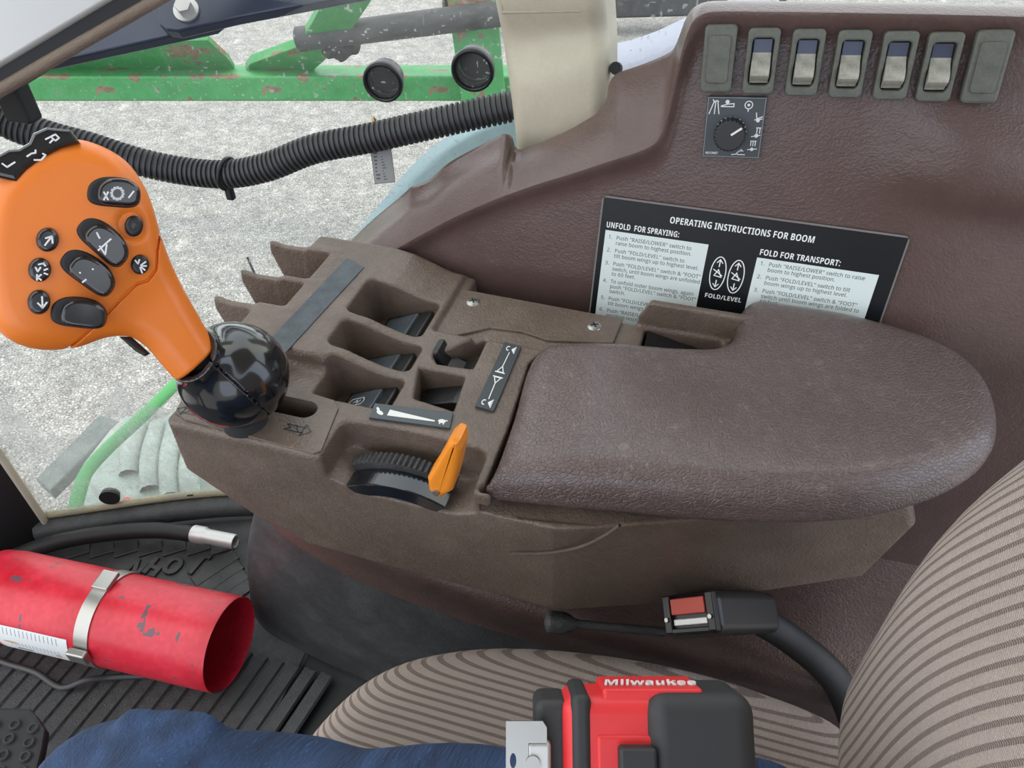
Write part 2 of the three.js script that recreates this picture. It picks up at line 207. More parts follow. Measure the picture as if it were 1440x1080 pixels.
// ---------- the cab shell ----------
const A = V(-1.016, 0, -0.559), B = V(-0.736, 0, -0.694);
const glassLine = new THREE.CatmullRomCurve3([V(-1.03, 0, -0.552), B, V(-0.45, 0, -0.765), V(-0.2, 0, -0.8), V(0.6, 0, -0.84)]);
const gl = (n) => glassLine.getPoints(n);
{
  const plan = [V(-1.35, 0, 0.85), V(-1.35, 0, -0.4), ...gl(20).map((p) => V(p.x, 0, p.z - 0.04)), V(0.95, 0, -0.88), V(0.95, 0, 0.85)];
  struct('floor', 'steel cab floor under the rubber mat', planPrism(plan, -0.06, -0.016, 0), M.frame);
  const roof = [V(-0.3, 0, 0.85), V(-0.3, 0, -0.87), V(0.9, 0, -0.92), V(0.9, 0, 0.85)];
  struct('ceiling', 'beige cab roof', planPrism(roof, 1.66, 1.76, 0.02), M.beige);
  const hatch = struct('window_2', 'clear roof panel over the front of the cab', planPrism([V(-1.05, 0, 0.85), V(-1.05, 0, -0.55), V(-0.8, 0, -0.72), V(-0.3, 0, -0.87), V(-0.3, 0, 0.85)], 1.7, 1.7001), new THREE.MeshPhysicalMaterial({ color: lin(0.95, 0.97, 0.96), transmission: 1, roughness: 0, thickness: 0 }));
  // far glass with a rubber sill
  const g = new THREE.Group(); g.name = 'window_1'; g.userData = { kind: 'structure', label: 'dusty curved side window of the cab', category: 'window' }; scene.add(g);
  const rows = [0.03, 1.62].map((y) => gl(40).map((p) => V(p.x, y, p.z)));
  mesh('pane', grid(rows, (p) => [p.x, p.y]), new THREE.MeshPhysicalMaterial({ color: lin(0.93, 0.97, 0.95), transmission: 1, roughness: 0, thickness: 0, ior: 1.45, specularIntensity: 0.6 }), g);
  const dustT = tex(1024, (u, v) => { const s = noise(u * 300, v * 300, 300), b = noise(u * 12, v * 12, 12), m = noise(u * 60 + 5, v * 60, 60); const a = (s > 0.86 ? 0.55 * m : 0) + 0.06 + 0.09 * b * m; return [a, a, a]; }, false, 1);
  const low = tex(512, (u, v) => { const s = noise(u * 90, v * 30, 90), b = noise(u * 16, v * 16, 16); const a = Math.min(0.6, 0.25 + 0.4 * b * s + (noise(u * 200, v * 200, 200) > 0.85 ? 0.15 : 0)); return [a, a, a]; }, false, 2);
  mesh('dust', grid([0.03, 1.62].map((y) => gl(40).map((p) => V(p.x, y, p.z + 0.002))), (p) => [p.x, p.y]), new THREE.MeshStandardMaterial({ color: lin(0.72, 0.74, 0.7), alphaMap: dustT, transparent: true, roughness: 1 }), g);
  const lowEdge = gl(40).map((p, i) => V(p.x, 0.26 + 0.05 * Math.sin(i * 1.1) + 0.02 * Math.sin(i * 3.7), p.z + 0.004));
  mesh('dried_dirt', grid([gl(40).map((p) => V(p.x, 0.03, p.z + 0.004)), lowEdge], (p) => [p.x, p.y]), new THREE.MeshStandardMaterial({ color: lin(0.6, 0.64, 0.58), alphaMap: low, transparent: true, roughness: 1 }), g);
  const sill = gl(30).map((p) => V(p.x, 0.018, p.z + 0.012));
  mesh('sill', sweep(sill, () => 0.022, 60, 10), M.rubber, g);
  mesh('sill_trim', sweep(gl(30).map((p) => V(p.x, 0.045, p.z + 0.003)), () => 0.007, 60, 8), plastic(wearT([0.5, 0.5, 0.42], [0.66, 0.62, 0.5], 6), 0.6), g);
  // grommets in the glass
  const gp = V(-0.2 + 0.45, 0, -0.8 + 0.765).normalize();
  for (const [px, py, r] of [[539, 115, 0.0225], [665, 98, 0.0235]]) {
    const c = atP(px, py, V(-0.45, 0, -0.765), V(-gp.z, 0, gp.x)), q = thing('window_grommet', px < 600 ? 'black rubber grommet set in the glass in front of the green beam' : 'black rubber grommet set in the glass in front of the green upright', 'grommet');
    q.position.copy(c); q.rotation.set(0.1, Math.atan2(-gp.z, gp.x), 0);
    mesh('sleeve', new THREE.LatheGeometry([[r * 0.82, -0.018], [r * 0.82, 0.002], [r * 0.88, 0.005], [r, 0.004], [r * 1.04, -0.001], [r * 0.86, -0.004], [r * 0.86, -0.018]].map((p) => new THREE.Vector2(...p)), 32).rotateX(Math.PI / 2), M.black, q);
    mesh('inner_lip', new THREE.TorusGeometry(r * 0.8, 0.0018, 8, 32).translate(0, 0, -0.006), M.rubber, q);
    const cup = new THREE.CylinderGeometry(r * 0.8, r * 0.8, 0.002, 28).rotateX(Math.PI / 2).translate(0, 0, -0.018); mesh('plug', cup, M.rubberDark, q);
  }
  const hc = atP(155, 697, B, V(0.434, 0, 0.9)); const hq = solo('glass_bolt', 'dark round bolt cap low in the corner of the glass', 'bolt', new THREE.CylinderGeometry(0.017, 0.015, 0.012, 24).rotateX(Math.PI / 2), M.rubberDark); hq.position.copy(hc); hq.rotation.y = 0.45;
  const mk = mesh('glass_print', mergeGeometries([[266, 686, 14], [270, 692, 10], [268, 699, 22], [270, 705, 20], [272, 711, 16]].map(([px, py, w]) => { const p = atP(px, py, B, V(0.2, 0, 0.98).normalize()), q = atP(px + w, py - w * 0.1, B, V(0.2, 0, 0.98).normalize()); return rod(p.add(V(0, 0, 0.02)), q.add(V(0, 0, 0.02)), 0.0016, 0.0016, 6); })), M.rubberDark, g);
  // front corner pillar, left of the glass
  const pil = [V(-1.02, 0, -0.545), V(-1.045, 0, -0.57), V(-1.2, 0, -0.5), V(-1.18, 0, -0.3), V(-1.06, 0, -0.43)];
  struct('trim_1', 'black corner pillar beside the glass', planPrism(pil, -0.016, 1.66, 0.006), M.frame);
  struct('trim_2', 'pale rubber strip along the glass edge', beam(V(-1.012, 0.03, -0.548), V(-1.012, 1.62, -0.548), 0.012, 0.008, V(1, 0, 0), 0.003), M.beige);
  // the other posts that carry the roof
  [[0.85, -0.84], [0.85, 0.8], [-1.0, 0.8]].forEach(([x, z], i) => struct('trim_' + (3 + i), ['rear right cab post', 'rear left cab post', 'front left cab post'][i], new RoundedBoxGeometry(0.09, 1.72, 0.09, 2, 0.02).translate(x, 0.83, z), M.frame));
}
// ---------- moulded brown side wall ----------
const LEAN = 0.19, wallZ = (y) => -0.6 - LEAN * (Math.max(y, 0.69) - 0.775), WN = V(0, LEAN, 1).normalize(), WO = V(0, 0.775, -0.6);
const onWall = (px, py) => atP(px, py, WO, WN);
{
  const pairs = [[470, 395, 462, 372], [500, 378, 487, 345], [530, 362, 522, 310], [560, 345, 570, 271], [580, 333, 578, 262], [600, 322, 604, 254], [640, 300, 630, 228], [690, 278, 690, 197], [705, 272, 714, 184], [715, 268, 722, 214], [760, 252, 760, 201], [810, 237, 805, 181], [860, 220, 852, 152], [880, 214, 857, 106], [905, 205, 900, 92], [922, 197, 930, 80], [933, 182, 945, 72], [942, 150, 951, 62], [952, 100, 957, 46], [965, 50, 964, 26], [975, 25, 973, 12], [990, 14, 986, 4], [1010, 11, 1006, 1], [1100, 12, 1096, 2], [1250, 14, 1248, 4], [1440, 18, 1438, 8], [1700, 30, 1698, 20], [2100, 60, 2098, 50]];
  const Rr = pairs.map((p) => onWall(p[0], p[1])), Oo = pairs.map((p, i) => atZ(p[2], p[3], i < 13 ? -0.66 : i < 18 ? -0.67 : -0.655));
  const lerpList = (L, s) => { const i = Math.min(L.length - 2, Math.floor(s)), f = s - i; return L[i].clone().lerp(L[i + 1], f); };
  const N = 260, S = Array.from({ length: N + 1 }, (_, i) => i / N * (pairs.length - 1));
  const xs = Rr.map((p) => p.x), x0 = xs[0], x1 = xs[xs.length - 1];
  const soft = (L) => (s) => lerpList(L, Math.max(0, s - 0.3)).add(lerpList(L, s)).add(lerpList(L, Math.min(pairs.length - 1.001, s + 0.3))).multiplyScalar(1 / 3);
  const rs = soft(Rr), os = soft(Oo), rows = [];
  const h = (x, y) => 0.014 * smooth(0.1, 0.2, x) * smooth(0.79, 0.825, y) * smooth(0.9, 0.86, y + 0.22 * (x - 0.13));
  const K = 46;
  for (let k = 0; k <= K; k++) rows.push(S.map((s, i) => {
    const r = rs(s), b = V(x0 - 0.05 + (x1 - x0 + 0.05) * i / N, 0.3, 0), v = 1 - Math.pow(1 - k / K, 2), p = b.lerp(V(r.x, r.y, 0), v), dist = (1 - v) * (r.y - 0.3);
    p.z = wallZ(p.y) + h(p.x, p.y) + 0.009 * Math.exp(-dist * dist / 0.00016); return p;
  }));
  for (let k = 1; k <= 14; k++) rows.push(S.map((s) => { const t = k / 14, r = rs(s), o = os(s), p = r.clone(); p.z += 0.009 * (1 - t); p.lerp(o, t); const w = Math.sin(Math.PI * t), dip = Math.sin(2 * Math.PI * t); p.y += 0.25 * w * r.distanceTo(o) * 0.35 + (s < 9 ? 0.003 * dip : 0); return p; }));
  for (let k = 1; k <= 3; k++) rows.push(S.map((s) => { const o = os(s); o.z -= 0.012 * k; o.y -= 0.006 * k * k; return o; }));
  struct('wall_right', 'brown moulded side panel with a raised switch box', grid(rows, (p) => [p.x, p.y - p.z]), M.wall);
}
// beige window post
{
  const g = thing('cab_post', 'cream plastic covered cab post rising behind the brown panel', 'post');
  const sec = [[722, 232, 855, 170, -0.69], [722, 215, 855, 150, -0.69], [712, 130, 855, 80, -0.695], [702, 60, 853, 40, -0.71], [690, 0, 850, 0, -0.70], [672, -120, 846, -120, -0.70], [640, -420, 838, -420, -0.7]];
  const rows = sec.map(([ax, ay, bx, by, z]) => { const a = atZ(ax, ay, z), b = atZ(bx, by, z - 0.01), o = []; const w = b.x - a.x, d = 0.075, r = 0.016, pts = [];
    const corner = (cx, cz, a0) => { for (let q = 0; q <= 6; q++) { const t = a0 + q / 6 * Math.PI / 2; pts.push([cx + r * Math.cos(t), cz + r * Math.sin(t)]); } };
    corner(w - r, -r, 0); corner(r, -r, Math.PI / 2); corner(r, -d + r, Math.PI); corner(w - r, -d + r, 1.5 * Math.PI); pts.push(pts[0]);
    for (const [x, zz] of pts) o.push(V(a.x + x, a.y + (b.y - a.y) * x / w, a.z + zz)); return o; });
  const dense = []; const cs = rows[0].map((_, j) => new THREE.CatmullRomCurve3(rows.map((r) => r[j]))); for (let i = 0; i <= 40; i++) dense.push(cs.map((c) => c.getPoint(i / 40)));
  mesh('cover', grid(dense, (p) => [p.x + p.z, p.y]), M.beige, g);
  for (const [x0, y0, x1, y1] of [[706, 17, 817, 15], [706, 17, 703, -30], [817, 15, 815, -30]]) mesh('label_edge', rod(atZ(x0, y0, -0.7035), atZ(x1, y1, -0.7035), 0.0016, 0.0016, 8), M.beige, g);
  const bo = solo('hinge_bolt', 'small dark bolt in the gap beside the cream post', 'bolt', new THREE.CylinderGeometry(0.0055, 0.006, 0.01, 12).rotateX(1.2), M.rubber); bo.position.copy(atZ(866, 96, -0.71));
}

// ---------- switch row, dial and decal on the wall ----------
const wallRot = -Math.atan(LEAN);
function onWallGroup(g, px, py, out = 0, turn = 0.085) { const p = onWall(px, py); g.position.copy(p).addScaledVector(WN, out); g.rotation.set(wallRot, 0, turn); }
{
  const bezel = (w, h) => { const s = (a, b, r) => { const o = []; for (const [cx, cy, a0] of [[a - r, b - r, 0], [-a + r, b - r, 1], [-a + r, -b + r, 2], [a - r, -b + r, 3]]) for (let q = 0; q <= 4; q++) o.push([cx + r * Math.cos((a0 + q / 4) * Math.PI / 2), cy + r * Math.sin((a0 + q / 4) * Math.PI / 2)]); return o; };
    return { outer: s(w / 2, h / 2, 0.0035), inner: s(w * 0.34, h * 0.35, 0.003) }; };
  const W = 0.0232, H = 0.0465, { outer, inner } = bezel(W, H);
  const rr2 = (x, y, a, b, r) => { const X = Math.abs(x) - a + r, Y = Math.abs(y) - b + r; return Math.min(Math.max(X, Y), 0) + Math.hypot(Math.max(X, 0), Math.max(Y, 0)) - r; };
  const bezelGeo = nets((x, y, z) => ext(Math.max(rr2(x, y, W / 2, H / 2, 0.0035), -rr2(x, y, W * 0.34, H * 0.355, 0.003)), z - 0.0045, 0.0045, 0.0014), [-0.014, -0.026, -0.002], [0.014, 0.026, 0.012], 0.0007, (x, y) => [x, y]);
  const names = ['beside the blank plate above the dial', 'second along from the dial end', 'in the middle of the row of five', 'fourth along from the dial end', 'beside the blank plate at the far end from the dial'];
  const rp = []; for (let i = 0; i <= 20; i++) { const t = i / 20, y = (0.5 - t) * H * 0.66; rp.push([y, t < 0.3 ? 0.004 + 0.002 * t : 0.0046 + 0.0085 * smooth(0.3, 0.72, t) * (1 - smooth(0.78, 1, t) * 0.9)]); }
  [[1070, 84], [1131, 86], [1193, 88], [1256, 90], [1317, 92]].forEach(([px, py], i) => {
    const g = thing('rocker_switch', 'worn grey rocker switch ' + names[i], 'switch', 'rocker switches on the brown panel'); onWallGroup(g, px, py, 0.004);
    mesh('bezel', bezelGeo, M.switchGrey, g); mesh('backplate', boxUV(prism(inner, 0.002)).translate(0, 0, -0.001), M.rubberDark, g);
    const body = [...rp.map((p) => [p[0], p[1]]), [-H * 0.33, -0.001], [H * 0.33, -0.001]]; const split = 6;
    const lowP = [...rp.slice(split), [-H * 0.33, 0], [rp[split][0], 0]], topP = [...rp.slice(0, split + 1), [rp[split][0], 0], [H * 0.33, 0]];
    const ex = (poly) => { const q = prism(poly.slice().reverse().map((p) => [p[1], p[0]]), W * 0.6, 0.0006); q.rotateY(-Math.PI / 2); q.translate(W * 0.3, 0, 0); return boxUV(q); };
    mesh('rocker', ex(lowP), M.rocker, g); mesh('rocker_top', ex(topP), M.navy, g);
  });
  [[1011, 81, 'dull grey blank switch plate above the dial'], [1383, 92, 'dull grey blank switch plate at the end of the row away from the dial']].forEach(([px, py, l]) => {
    const g = thing('blank_plate', l, 'switch plate'); onWallGroup(g, px, py, 0.004); const b = bezel(W * 1.04, H * 1.05);
    mesh('plate', boxUV(prism(b.outer, 0.008, 0.002)), M.switchGrey, g); mesh('raised_panel', boxUV(prism(b.inner, 0.002, 0.0008)).translate(0, 0, 0.0075), M.switchGrey, g);
  });
  // dial
  const g = thing('selector_dial', 'black ribbed selector dial on a dark square icon plate', 'dial'); onWallGroup(g, 1032, 178, 0.004);
  const pt = canvasTex(512, 540, (c, w, h) => { c.fillStyle = '#3b4145'; c.fillRect(0, 0, w, h); c.strokeStyle = '#8b9092'; c.lineWidth = 5; c.strokeRect(4, 4, w - 8, h - 8); c.strokeStyle = c.fillStyle = '#d9dbd8'; c.lineWidth = 9;
    const L = (...p) => { c.beginPath(); c.moveTo(p[0], p[1]); for (let i = 2; i < p.length; i += 2) c.lineTo(p[i], p[i + 1]); c.stroke(); };
    L(60, 30, 20, 150); L(72, 30, 68, 150); L(88, 30, 110, 150); L(45, 20, 60, 45, 80, 30, 100, 40); L(120, 82, 235, 82, 235, 55, 180, 60, 120, 78); c.beginPath(); c.arc(175, 40, 18, 0, 7); c.fill();
    c.beginPath(); c.arc(365, 65, 33, 0, 7); c.stroke(); c.beginPath(); c.arc(365, 65, 12, 0, 7); c.fill(); L(365, 98, 365, 125);
    L(440, 130, 450, 185, 500, 165); L(430, 195, 500, 185); c.beginPath(); c.arc(462, 200, 16, 0, 7); c.fill(); L(465, 265, 465, 315); L(490, 265, 490, 315); L(455, 265, 500, 265); L(420, 345, 500, 330); c.beginPath(); c.arc(465, 335, 18, 0, 7); c.fill();
    L(425, 385, 425, 430); L(445, 385, 445, 430); L(465, 385, 465, 430); L(418, 385, 475, 385); L(400, 465, 485, 455); c.beginPath(); c.arc(440, 460, 16, 0, 7); c.fill(); L(260, 515, 300, 510, 330, 478, 360, 478, 340, 462); L(310, 512, 385, 512);
    c.font = 'bold 28px sans-serif'; c.fillText('N313967', 22, 515);
    for (let i = 0; i < 11; i++) { const a = -2.9 + i * 0.31; L(230 + 118 * Math.cos(a), 315 + 118 * Math.sin(a), 230 + 145 * Math.cos(a), 315 + 145 * Math.sin(a)); } });
  const plate = mesh('icon_plate', new RoundedBoxGeometry(0.0455, 0.0475, 0.002, 2, 0.0006), M.label, g);
  const pr = mesh('print', new THREE.PlaneGeometry(0.0445, 0.0465), new THREE.MeshStandardMaterial({ map: pt, roughness: 0.4 }), plate); pr.position.z = 0.0012;
  const prof = []; for (let i = 0; i < 96; i++) { const a = i / 96 * 6.2832, r = 0.0118 + (i % 4 < 2 ? 0.0007 : 0); prof.push([r * Math.cos(a), r * Math.sin(a)]); }
  const kn = mesh('knob', prism(prof, 0.012, 0.001), M.black, g); kn.position.set(-0.0025, -0.004, 0.001);
  mesh('pointer', boxUV(new THREE.BoxGeometry(0.0095, 0.0016, 0.0006)).translate(0.006, 0, 0).rotateZ(0.62).translate(0, 0, 0.0122), M.white, kn);
  // instruction decal
  const dt = canvasTex(1536, 1000, (c, w, h) => {
    c.fillStyle = '#0c1114'; c.fillRect(0, 0, w, h); c.fillStyle = '#f2f4f2'; c.textBaseline = 'alphabetic';
    c.font = 'bold 50px sans-serif'; c.fillText('OPERATING INSTRUCTIONS FOR BOOM', 365, 92, 745);
    c.font = 'bold 46px sans-serif'; c.fillText('UNFOLD  FOR SPRAYING:', 30, 165, 400); c.fillText('FOLD FOR TRANSPORT:', 855, 196, 410);
    c.fillStyle = '#dfe9e6'; c.fillRect(30, 180, 560, 800); c.fillRect(850, 212, 610, 780); c.fillStyle = '#2c3233'; c.font = '30px sans-serif';
    const put = (x, y0, n, lines, mw) => { const y = 180 + (y0 - 180) * 0.78; c.fillText(n + '.', x, y); lines.forEach((t, i) => c.fillText(t, x + 44, y + i * 31, mw)); };
    put(50, 240, 1, ['Push "RAISE/LOWER" switch to', 'raise boom to highest position.'], 480); put(50, 338, 2, ['Push "FOLD/LEVEL" switch to', 'tilt boom wings up to highest level.'], 480);
    put(50, 438, 3, ['Push "FOLD/LEVEL" switch & "FOOT"', 'switch, until boom wings are unfolded', 'to 60 feet.'], 490); put(50, 576, 4, ['To unfold outer boom wings, again', 'push "FOLD/LEVEL" switch & "FOOT"', 'switch.'], 490);
    put(50, 714, 5, ['Push "FOLD/LEVEL" switch to', 'tilt boom wings level.'], 480); put(50, 812, 6, ['Push "RAISE/LOWER" switch to', 'position nozzles.'], 480);
    put(872, 272, 1, ['Push "RAISE/LOWER" switch to raise', 'boom to highest position.'], 520); put(872, 370, 2, ['Push "FOLD/LEVEL" switch to tilt', 'boom wings up to highest level.'], 520);
    put(872, 470, 3, ['Push "FOLD/LEVEL" switch & "FOOT"', 'switch until boom wings are folded to', '60 feet.'], 520); put(872, 608, 4, ['To fold inner boom wings, again push', '"FOLD/LEVEL" switch & "FOOT" switch', 'until boom is folded.'], 520);
    c.fillStyle = c.strokeStyle = '#f2f4f2'; c.lineWidth = 6; c.font = 'bold 36px sans-serif'; c.fillText('FOLD/LEVEL', 622, 484, 200); c.fillText('RAISE/LOWER', 622, 585, 200);
    for (const [ox, oy] of [[668, 335], [765, 339]]) { c.beginPath(); c.ellipse(ox, oy, 40, 96, 0, 0, 7); c.stroke();
      for (const s of [-1, 1]) { c.beginPath(); c.moveTo(ox, oy + s * 38); c.lineTo(ox, oy + s * 78); c.moveTo(ox - 16, oy + s * 60); c.lineTo(ox, oy + s * 80); c.lineTo(ox + 16, oy + s * 60); c.stroke(); }
      c.beginPath(); c.moveTo(ox - 28, oy - 22); c.lineTo(ox + 26, oy + 12); c.moveTo(ox - 18, oy + 14); c.lineTo(ox, oy - 22); c.lineTo(ox + 20, oy + 20); c.closePath(); c.stroke(); }
    for (const ox of [668, 765]) { c.beginPath(); c.ellipse(ox, 730, 40, 90, 0, 0, 7); c.stroke(); }
  });
  const d = thing('instruction_decal', 'black decal with white panels headed OPERATING INSTRUCTIONS FOR BOOM', 'decal'); const a = onWall(848, 275), b = onWall(1281, 329); const w = b.x - a.x, hh = w * 1000 / 1536;
  d.position.set((a.x + b.x) / 2, 0, 0); d.position.y = (a.y + b.y) / 2 - hh / 2 * Math.cos(wallRot); d.position.z = wallZ(d.position.y); d.position.addScaledVector(WN, 0.0025); d.rotation.x = wallRot;
  const rr = []; for (const [cx, cy, a0] of [[w / 2, hh / 2, 0], [-w / 2, hh / 2, 1], [-w / 2, -hh / 2, 2], [w / 2, -hh / 2, 3]]) for (let q = 0; q <= 5; q++) { const r = 0.005, t = (a0 + q / 5) * Math.PI / 2; rr.push([cx - Math.sign(cx) * r + r * Math.cos(t), cy - Math.sign(cy) * r + r * Math.sin(t)]); }
  mesh('backing', boxUV(prism(rr, 0.0012)).translate(0, 0, -0.0006), new THREE.MeshStandardMaterial({ color: lin(0.2, 0.19, 0.18), roughness: 0.5 }), d);
  const pg = new THREE.PlaneGeometry(w - 0.003, hh - 0.003); mesh('print', pg, new THREE.MeshStandardMaterial({ map: dt, roughness: 0.38 }), d).position.z = 0.0009;
}

// ---------- control console ----------
const padPts = [[686, 668, 0.7], [720, 585, 0.7], [748, 497, 0.7], [768, 482, 0.7], [860, 483, 0.7], [960, 488, 0.7], [1012, 486, 0.7], [1034, 470, 0.7], [1038, 445, 0.7], [1056, 428, 0.7], [1110, 436, 0.7], [1200, 452, 0.7], [1330, 492, 0.7], [1385, 535, 0.7], [1405, 590, 0.7], [1388, 645, 0.69], [1320, 698, 0.68], [1200, 734, 0.675], [1040, 744, 0.67], [870, 730, 0.67], [745, 712, 0.675], [692, 700, 0.68], [678, 686, 0.69]].map(([x, y, h]) => { const p = atY(x, y, h); return [p.x, p.z]; });
const con = thing('side_console', 'brown plastic control console with finger wells beside the armrest', 'console');
{
  const side = [[-0.366, 0.69], [-0.378, 0.622], [-0.33, 0.566], [-0.285, 0.536], [-0.19, 0.53], [-0.1, 0.53], [0.2, 0.514], [0.215, 0.6], [0.175, 0.69]];
  const hump = [[-0.35, 0.66], [-0.366, 0.68], [-0.368, 0.7], [-0.362, 0.706], [-0.285, 0.706], [-0.262, 0.702], [-0.24, 0.694], [-0.222, 0.685], [-0.2, 0.681], [-0.2, 0.66]];
  const fin = [[-0.406, 0.706], [-0.39, 0.703], [-0.33, 0.704], [-0.33, 0.615], [-0.36, 0.622], [-0.386, 0.642], [-0.4, 0.668], [-0.408, 0.694]];
  const well = (tl, bl, end) => { const a = atY(...tl, 0.704), b = atY(...bl, 0.704), e = atY(...end, 0.684); return [(a.x + b.x) / 2, e.x + 0.004, 0.6, 0.9, Math.min(a.z, b.z), Math.max(a.z, b.z)]; };
  const wells = [well([515, 391], [492, 438], [609, 442]), well([479, 447], [464, 483], [590, 492]), well([459, 494], [437, 536], [562, 545])];
  const wp = (q, y) => q.map((p) => { const a = atY(...p, y); return [a.x, a.z]; });
  const w4 = wp([[606, 500], [682, 464], [690, 472], [667, 520], [612, 512]], 0.69), w5 = wp([[587, 513], [658, 526], [640, 580], [578, 560]], 0.69);
  const s0 = atY(352, 556, 0.69), s1 = atY(446, 578, 0.69), sz = s1.z + 0.002;
  const rl = atY(472, 606, 0.69), rr = atY(688, 630, 0.69), rb = -0.352;
  const finZ = [[332, 425], [372, 388], [413, 347]].map((p) => atY(...p, 0.703).z);
  const hood = atY(900, 425, 0.71), hood1 = atY(1034, 436, 0.71);
  const f = (x, y, z) => {
    const zz = z + (0.69 - y) * 0.13;
    let d = ext(sdPoly(side, x, y), zz + 0.44, 0.13, 0.007);
    const inset = x < -0.06 ? 0 : x < 0.06 ? 0.048 * (x + 0.06) / 0.12 : 0.048 + 0.5 * (x - 0.06); d = smax(d, z + 0.31 + inset + (0.69 - y) * 0.13, 0.008);
    d = smax(d, -sdBox(x, y, z, [-0.21, 0.4, 0.682, 0.9, -0.7, -0.478], 0.003), 0.004);
    d = smin(d, ext(sdPoly(hump, x, y), z + 0.487, 0.087, 0.006), 0.008);
    for (const q of finZ) if (x < -0.32) d = smin(d, ext(sdPoly(fin, x, y), z - q, 0.0032, 0.003), 0.006);
    if (x < -0.33) for (let i = 0; i < 2; i++) d = smax(d, -sdBox(x, y, z, [-0.5, -0.34 - (0.7 - y) * 0.25, 0.6, 0.8, finZ[i + 1] + 0.0034, finZ[i] - 0.0034], 0.003), 0.002);
    for (const b of wells) { const fl = 0.652 + 0.027 * (x - b[0]) / (b[1] - b[0]); d = smax(d, -smax(sdBox(x, y, z, b, 0.006), fl - y, 0.004), 0.003); }
    d = smax(d, -smax(sdPoly(w4, x, z) + 0.002, 0.664 - y, 0.004), 0.003); d = smax(d, -smax(sdPoly(w5, x, z) + 0.002, 0.66 - y, 0.004), 0.003);
    d = smax(d, -sdBox(x, y, z, [s0.x, s1.x, 0.62, 0.8, sz - 0.0085, sz + 0.0085], 0.0085), 0.002);
    if (x > -0.14 && y > 0.65) d = smax(d, -Math.max(sdPoly(padPts, x, z) - 0.002, 0.664 - y), 0.002);
    if (x > -0.12 && y > 0.65) d = smax(d, -sdBox(x, y, z, [-0.104, 0.4, 0.665, 0.9, -0.4, -0.2], 0.004), 0.004);
    const fl2 = 0.652 + 0.01 * smooth(0.03, 0, x - rl.x) + 0.006 * smooth(-0.02, 0, x - rr.x);
    d = smax(d, -smax(sdBox(x, y, z, [rl.x, rr.x, 0.6, 0.8, rb - 0.004 * Math.sin(Math.PI * (x - rl.x) / (rr.x - rl.x)), -0.2], 0.008), fl2 - y, 0.006), 0.004);
    d = smax(d, -sdBox(x, y, z, [hood.x + 0.008, hood1.x - 0.004, 0.655, 0.9, -0.541, -0.512], 0.004), 0.003);
    d = smax(d, -sdBox(x, y, z, [-0.2, 0.5, 0.3, 0.9, -0.7, -0.545], 0.002), 0.004);
    d = smin(d, Math.max(sdBox(x, y, z, [hood.x, hood1.x + 0.02, 0.66, 0.709, -0.55, -0.543], 0.003), y - 0.69 - 0.02 * smooth(hood.x - 0.002, hood.x + 0.012, x)), 0.004);
    return d;
  };
  mesh('shell', nets(f, [-0.42, 0.51, -0.6], [0.25, 0.73, -0.295], 0.002, (x, y, z) => [x, z - y]), M.console, con);
  // rockers at the bottom of the wells
  wells.forEach((b, i) => { const L = b[1] - b[0], cx = b[0] + L * 0.56, g = mesh('rocker_bezel', boxUV(new RoundedBoxGeometry(L * 0.74, 0.006, (b[5] - b[4]) * 0.94, 2, 0.002)), M.black, con); g.position.set(cx, 0.652 + 0.027 * 0.56 + 0.0025, (b[4] + b[5]) / 2); g.rotation.z = Math.atan(0.027 / L);
    const r = mesh('rocker', boxUV(new RoundedBoxGeometry(L * 0.5, 0.005, (b[5] - b[4]) * 0.7, 2, 0.0015)), M.label, g); r.position.set(-0.003, 0.003, 0); r.rotation.z = 0.07;
    if (i === 2) { const k = mesh('icon', strokes([[[-6, -4], [6, -4], [8, 0], [6, 4], [-6, 4], [-8, 0], [-6, -4]], [[-3, -1], [0, 2], [1, -2], [4, 1]]].map((l) => l.map((p) => [p[0] * 0.001, p[1] * 0.001])), 0.0008).rotateX(-Math.PI / 2), M.white, r); k.position.set(-0.004, 0.0028, 0); } });
  const c4 = atY(640, 498, 0.69), pad4 = mesh('toggle', boxUV(prism([[-0.016, 0], [0.016, 0], [0.015, 0.012], [0.004, 0.007], [-0.008, 0.012], [-0.015, 0.028], [-0.02, 0.027], [-0.019, 0.012]], 0.02, 0.002)), M.black, con); pad4.position.set(c4.x + 0.002, 0.667, c4.z - 0.012);
  const c5 = atY(618, 556, 0.675), pad5 = mesh('toggle', boxUV(prism([[-0.02, 0], [0.02, 0], [0.02, 0.017], [0.012, 0.016], [-0.018, 0.005]], 0.022, 0.0015)), M.black, con); pad5.position.set(c5.x + 0.002, 0.662, c5.z - 0.014);
  const c6 = (hood.x + hood1.x) / 2; mesh('rocker', boxUV(prism([[-0.03, 0], [0.03, 0], [0.028, 0.012], [0, 0.017], [-0.03, 0.024]], 0.026, 0.002)), M.black, con).position.set(c6, 0.657, -0.5405);
  // slot plate, cover plate, labels
  const P = (l, y) => l.map((p) => atY(...p, y));
  const plate = P([[252, 568], [246, 580], [260, 590], [440, 638], [452, 634], [476, 574], [470, 563], [412, 545], [345, 525], [285, 517]], 0.691), slot = []; for (const [x, a0] of [[s1.x - 0.0085, -1], [s0.x + 0.0085, 1]]) for (let q = 0; q <= 8; q++) { const t = (a0 + q / 4) * Math.PI / 2; slot.push(V(x + 0.009 * Math.cos(t), 0, sz - 0.009 * Math.sin(t))); }
  mesh('slot_plate', planPrism(plate, 0.6895, 0.6915, 0.0006, [slot]), M.console, con);
